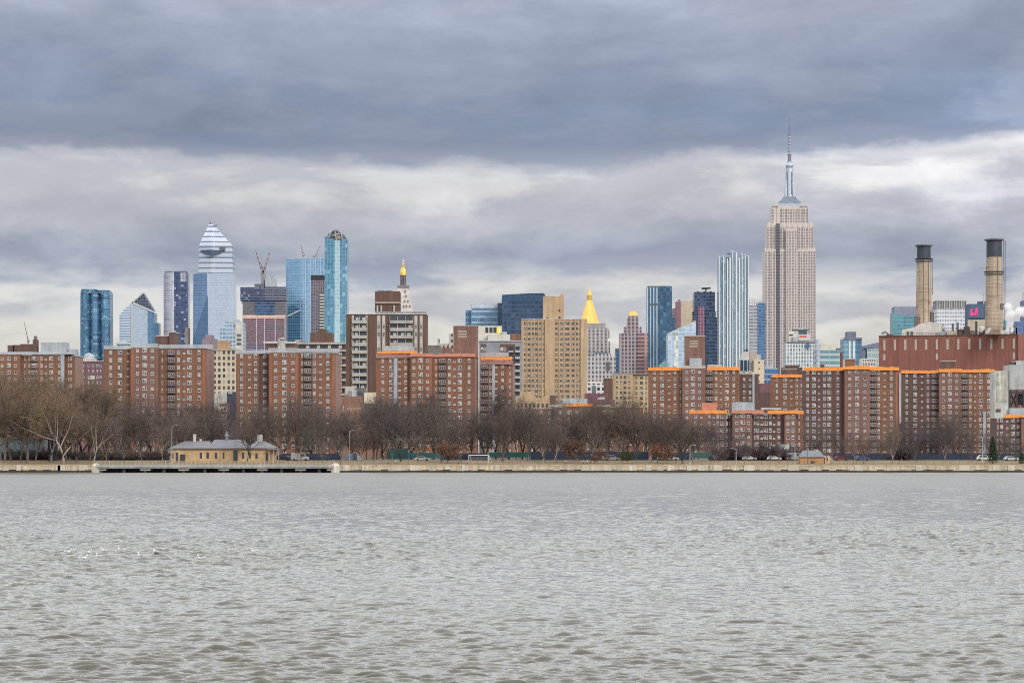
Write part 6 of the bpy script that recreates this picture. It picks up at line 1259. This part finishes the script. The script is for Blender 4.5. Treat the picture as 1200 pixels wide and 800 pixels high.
# ------------------------------------------------------------------ sky, sun, camera
wd = bpy.data.worlds.new('World'); sc.world = wd; wd.use_nodes = True; nt = NT(wd.node_tree)
bg = nt.n['Background']; sky = nt.node('ShaderNodeTexSky', sky_type='NISHITA'); SUN_EL, SUN_AZ = 27.0, 152.0
sky.sun_disc = False; sky.sun_elevation = R(SUN_EL); sky.sun_rotation = R(SUN_AZ); nt.put(bg.inputs['Color'], sky.outputs[0]); bg.inputs['Strength'].default_value = .1
dirv = nt.node('ShaderNodeTexCoord').outputs['Generated']; x, y, z = nt.sep(dirv)
az = nt.m('ARCTAN2', x, y); hl = nt.m('SQRT', nt.m('MAXIMUM', nt.m('SUBTRACT', 1.0, nt.m('MULTIPLY', z, z)), 1e-4)); e = nt.m('DIVIDE', nt.m('MAXIMUM', z, 0.0), hl)
ca, sa = nt.m('MULTIPLY', nt.m('SINE', az), 1.0), nt.m('COSINE', az)
nA = nt.noise(nt.comb(nt.m('MULTIPLY', ca, 7), nt.m('MULTIPLY', sa, 7), nt.m('MULTIPLY', e, 24)), 1.0, 7, .55, .1)
nB = nt.noise(nt.comb(nt.m('MULTIPLY', ca, 22), nt.m('MULTIPLY', sa, 22), nt.m('MULTIPLY', e, 55)), 1.0, 8, .58, .15)
nC = nt.noise(nt.comb(nt.m('MULTIPLY', ca, 2.2), nt.m('MULTIPLY', sa, 2.2), nt.m('MULTIPLY', e, 9)), 2.0, 3, .5)
sh = nt.m('MULTIPLY', nt.rng(ca, .10, .2, 0, .012), nt.rng(e, .08, .11, 0, 1))
e1 = nt.m('SUBTRACT', nt.m('ADD', nt.m('ADD', e, nt.m('MULTIPLY', nt.m('SUBTRACT', nA, .5), .020)), nt.m('MULTIPLY', nt.m('SUBTRACT', nB, .5), .023)), sh)
py = lambda p: (HZ-p)/F/.2
STOPS = [(0,(.52,.52,.54)),(py(400),(.66,.64,.60)),(py(385),(.74,.72,.68)),(py(372),(.50,.51,.56)),(py(352),(.52,.52,.57)),(py(338),(.62,.61,.64)),(py(326),(.38,.41,.51)),(py(300),(.285,.32,.43)),(py(278),(.37,.39,.48)),(py(250),(.51,.51,.56)),(py(225),(.66,.645,.66)),(py(200),(.70,.69,.71)),(py(190),(.50,.51,.58)),(py(181),(.26,.295,.40)),(py(165),(.205,.243,.355)),(py(135),(.205,.245,.36)),(py(80),(.255,.295,.41)),(py(20),(.335,.375,.49)),(py(-50),(.50,.54,.65)),(1.0,(.80,.82,.90))]
cl_ = nt.ramp(nt.m('DIVIDE', e1, .2), STOPS)
f = nt.m('MULTIPLY', nt.rng(nB, .25, .75, .84, 1.16), nt.rng(nC, .3, .7, .93, 1.08))
cl_ = nt.mix(1.0, cl_, nt.comb(f, f, f), 'MULTIPLY')
nD = nt.noise(nt.comb(nt.m('MULTIPLY', ca, 15), nt.m('MULTIPLY', sa, 15), nt.m('MULTIPLY', e, 52)), 1.0, 9, .56, .2)
lump = nt.m('MULTIPLY', nt.rng(nD, .47, .58, 0, 1), nt.m('MULTIPLY', nt.rng(e, .040, .050, .25, 1), nt.rng(e, .060, .074, 1, .10)))
cl_ = nt.mix(nt.m('MULTIPLY', lump, .7), cl_, (.80,.79,.77))
hole = nt.m('MULTIPLY', nt.rng(nD, .44, .54, 1, 0), nt.m('MULTIPLY', nt.rng(e, .080, .088, 0, 1), nt.rng(e, .106, .114, 1, 0)))
cl_ = nt.mix(nt.m('MULTIPLY', hole, .55), cl_, (.40,.41,.48))
ov = nt.mix(nt.rng(nA, .35, .65, 0, 1), (1.2,1.22,1.28), (1.75,1.75,1.75))
cl_ = nt.mix(nt.rng(z, .172, .24, 0, 1), cl_, ov)
back = nt.rng(nt.m('SUBTRACT', nt.m('MULTIPLY', sa, -1.0), nt.m('MULTIPLY', ca, -.35)), -.3, .8, 0, 1)
gain = nt.m('ADD', 1.0, nt.m('ADD', nt.m('MULTIPLY', back, nt.rng(z, .15, .35, .5, -.1)), nt.m('MULTIPLY', nt.m('SUBTRACT', 1.0, back), nt.rng(z, .17, .25, 0, .24))))
wr = nt.m('MULTIPLY', nt.rng(nD, .40, .56, .25, 1), nt.m('MULTIPLY', nt.rng(ca, .09, .17, 0, .42), nt.m('MULTIPLY', nt.rng(e, .075, .095, 0, 1), nt.rng(e, .12, .145, 1, 0)))); gain = nt.m('MULTIPLY', gain, nt.m('ADD', 1.0, wr))
cl_ = nt.mix(1.0, cl_, nt.comb(gain, gain, gain), 'MULTIPLY')
bg2 = nt.node('ShaderNodeBackground'); nt.put(bg2.inputs['Color'], cl_); bg2.inputs['Strength'].default_value = .82
mx = nt.node('ShaderNodeMixShader'); mx.inputs[0].default_value = .93; nt.l.new(bg.outputs[0], mx.inputs[1]); nt.l.new(bg2.outputs[0], mx.inputs[2]); nt.l.new(mx.outputs[0], nt.n['World Output'].inputs['Surface'])
sl = bpy.data.lights.new('sun', 'SUN'); sl.energy = 1.5; sl.angle = R(10); sl.color = (1.0,.95,.87); so = bpy.data.objects.new('sun', sl); COL.objects.link(so)
sd = Vector((math.sin(R(SUN_AZ))*math.cos(R(SUN_EL)), math.cos(R(SUN_AZ))*math.cos(R(SUN_EL)), math.sin(R(SUN_EL)))); so.rotation_euler = sd.to_track_quat('Z', 'Y').to_euler()
cam = bpy.data.cameras.new('camera'); co_ = bpy.data.objects.new('camera', cam); COL.objects.link(co_); co_.location = (0,0,EYE); co_.rotation_euler = (R(90),0,0)
cam.sensor_width = 36; cam.lens = F/1200*36; cam.shift_y = (HZ-400)/1200; cam.clip_start = 1; cam.clip_end = 30000; sc.camera = co_
sc.view_settings.view_transform = 'Standard'; sc.view_settings.look = 'None'; sc.view_settings.exposure = .28; sc.view_settings.gamma = 1
sc.cycles.max_bounces = 8; sc.cycles.volume_bounces = 8; sc.cycles.use_denoising = False; sc.cycles.pixel_filter_type = 'BLACKMAN_HARRIS'; sc.cycles.filter_width = .95
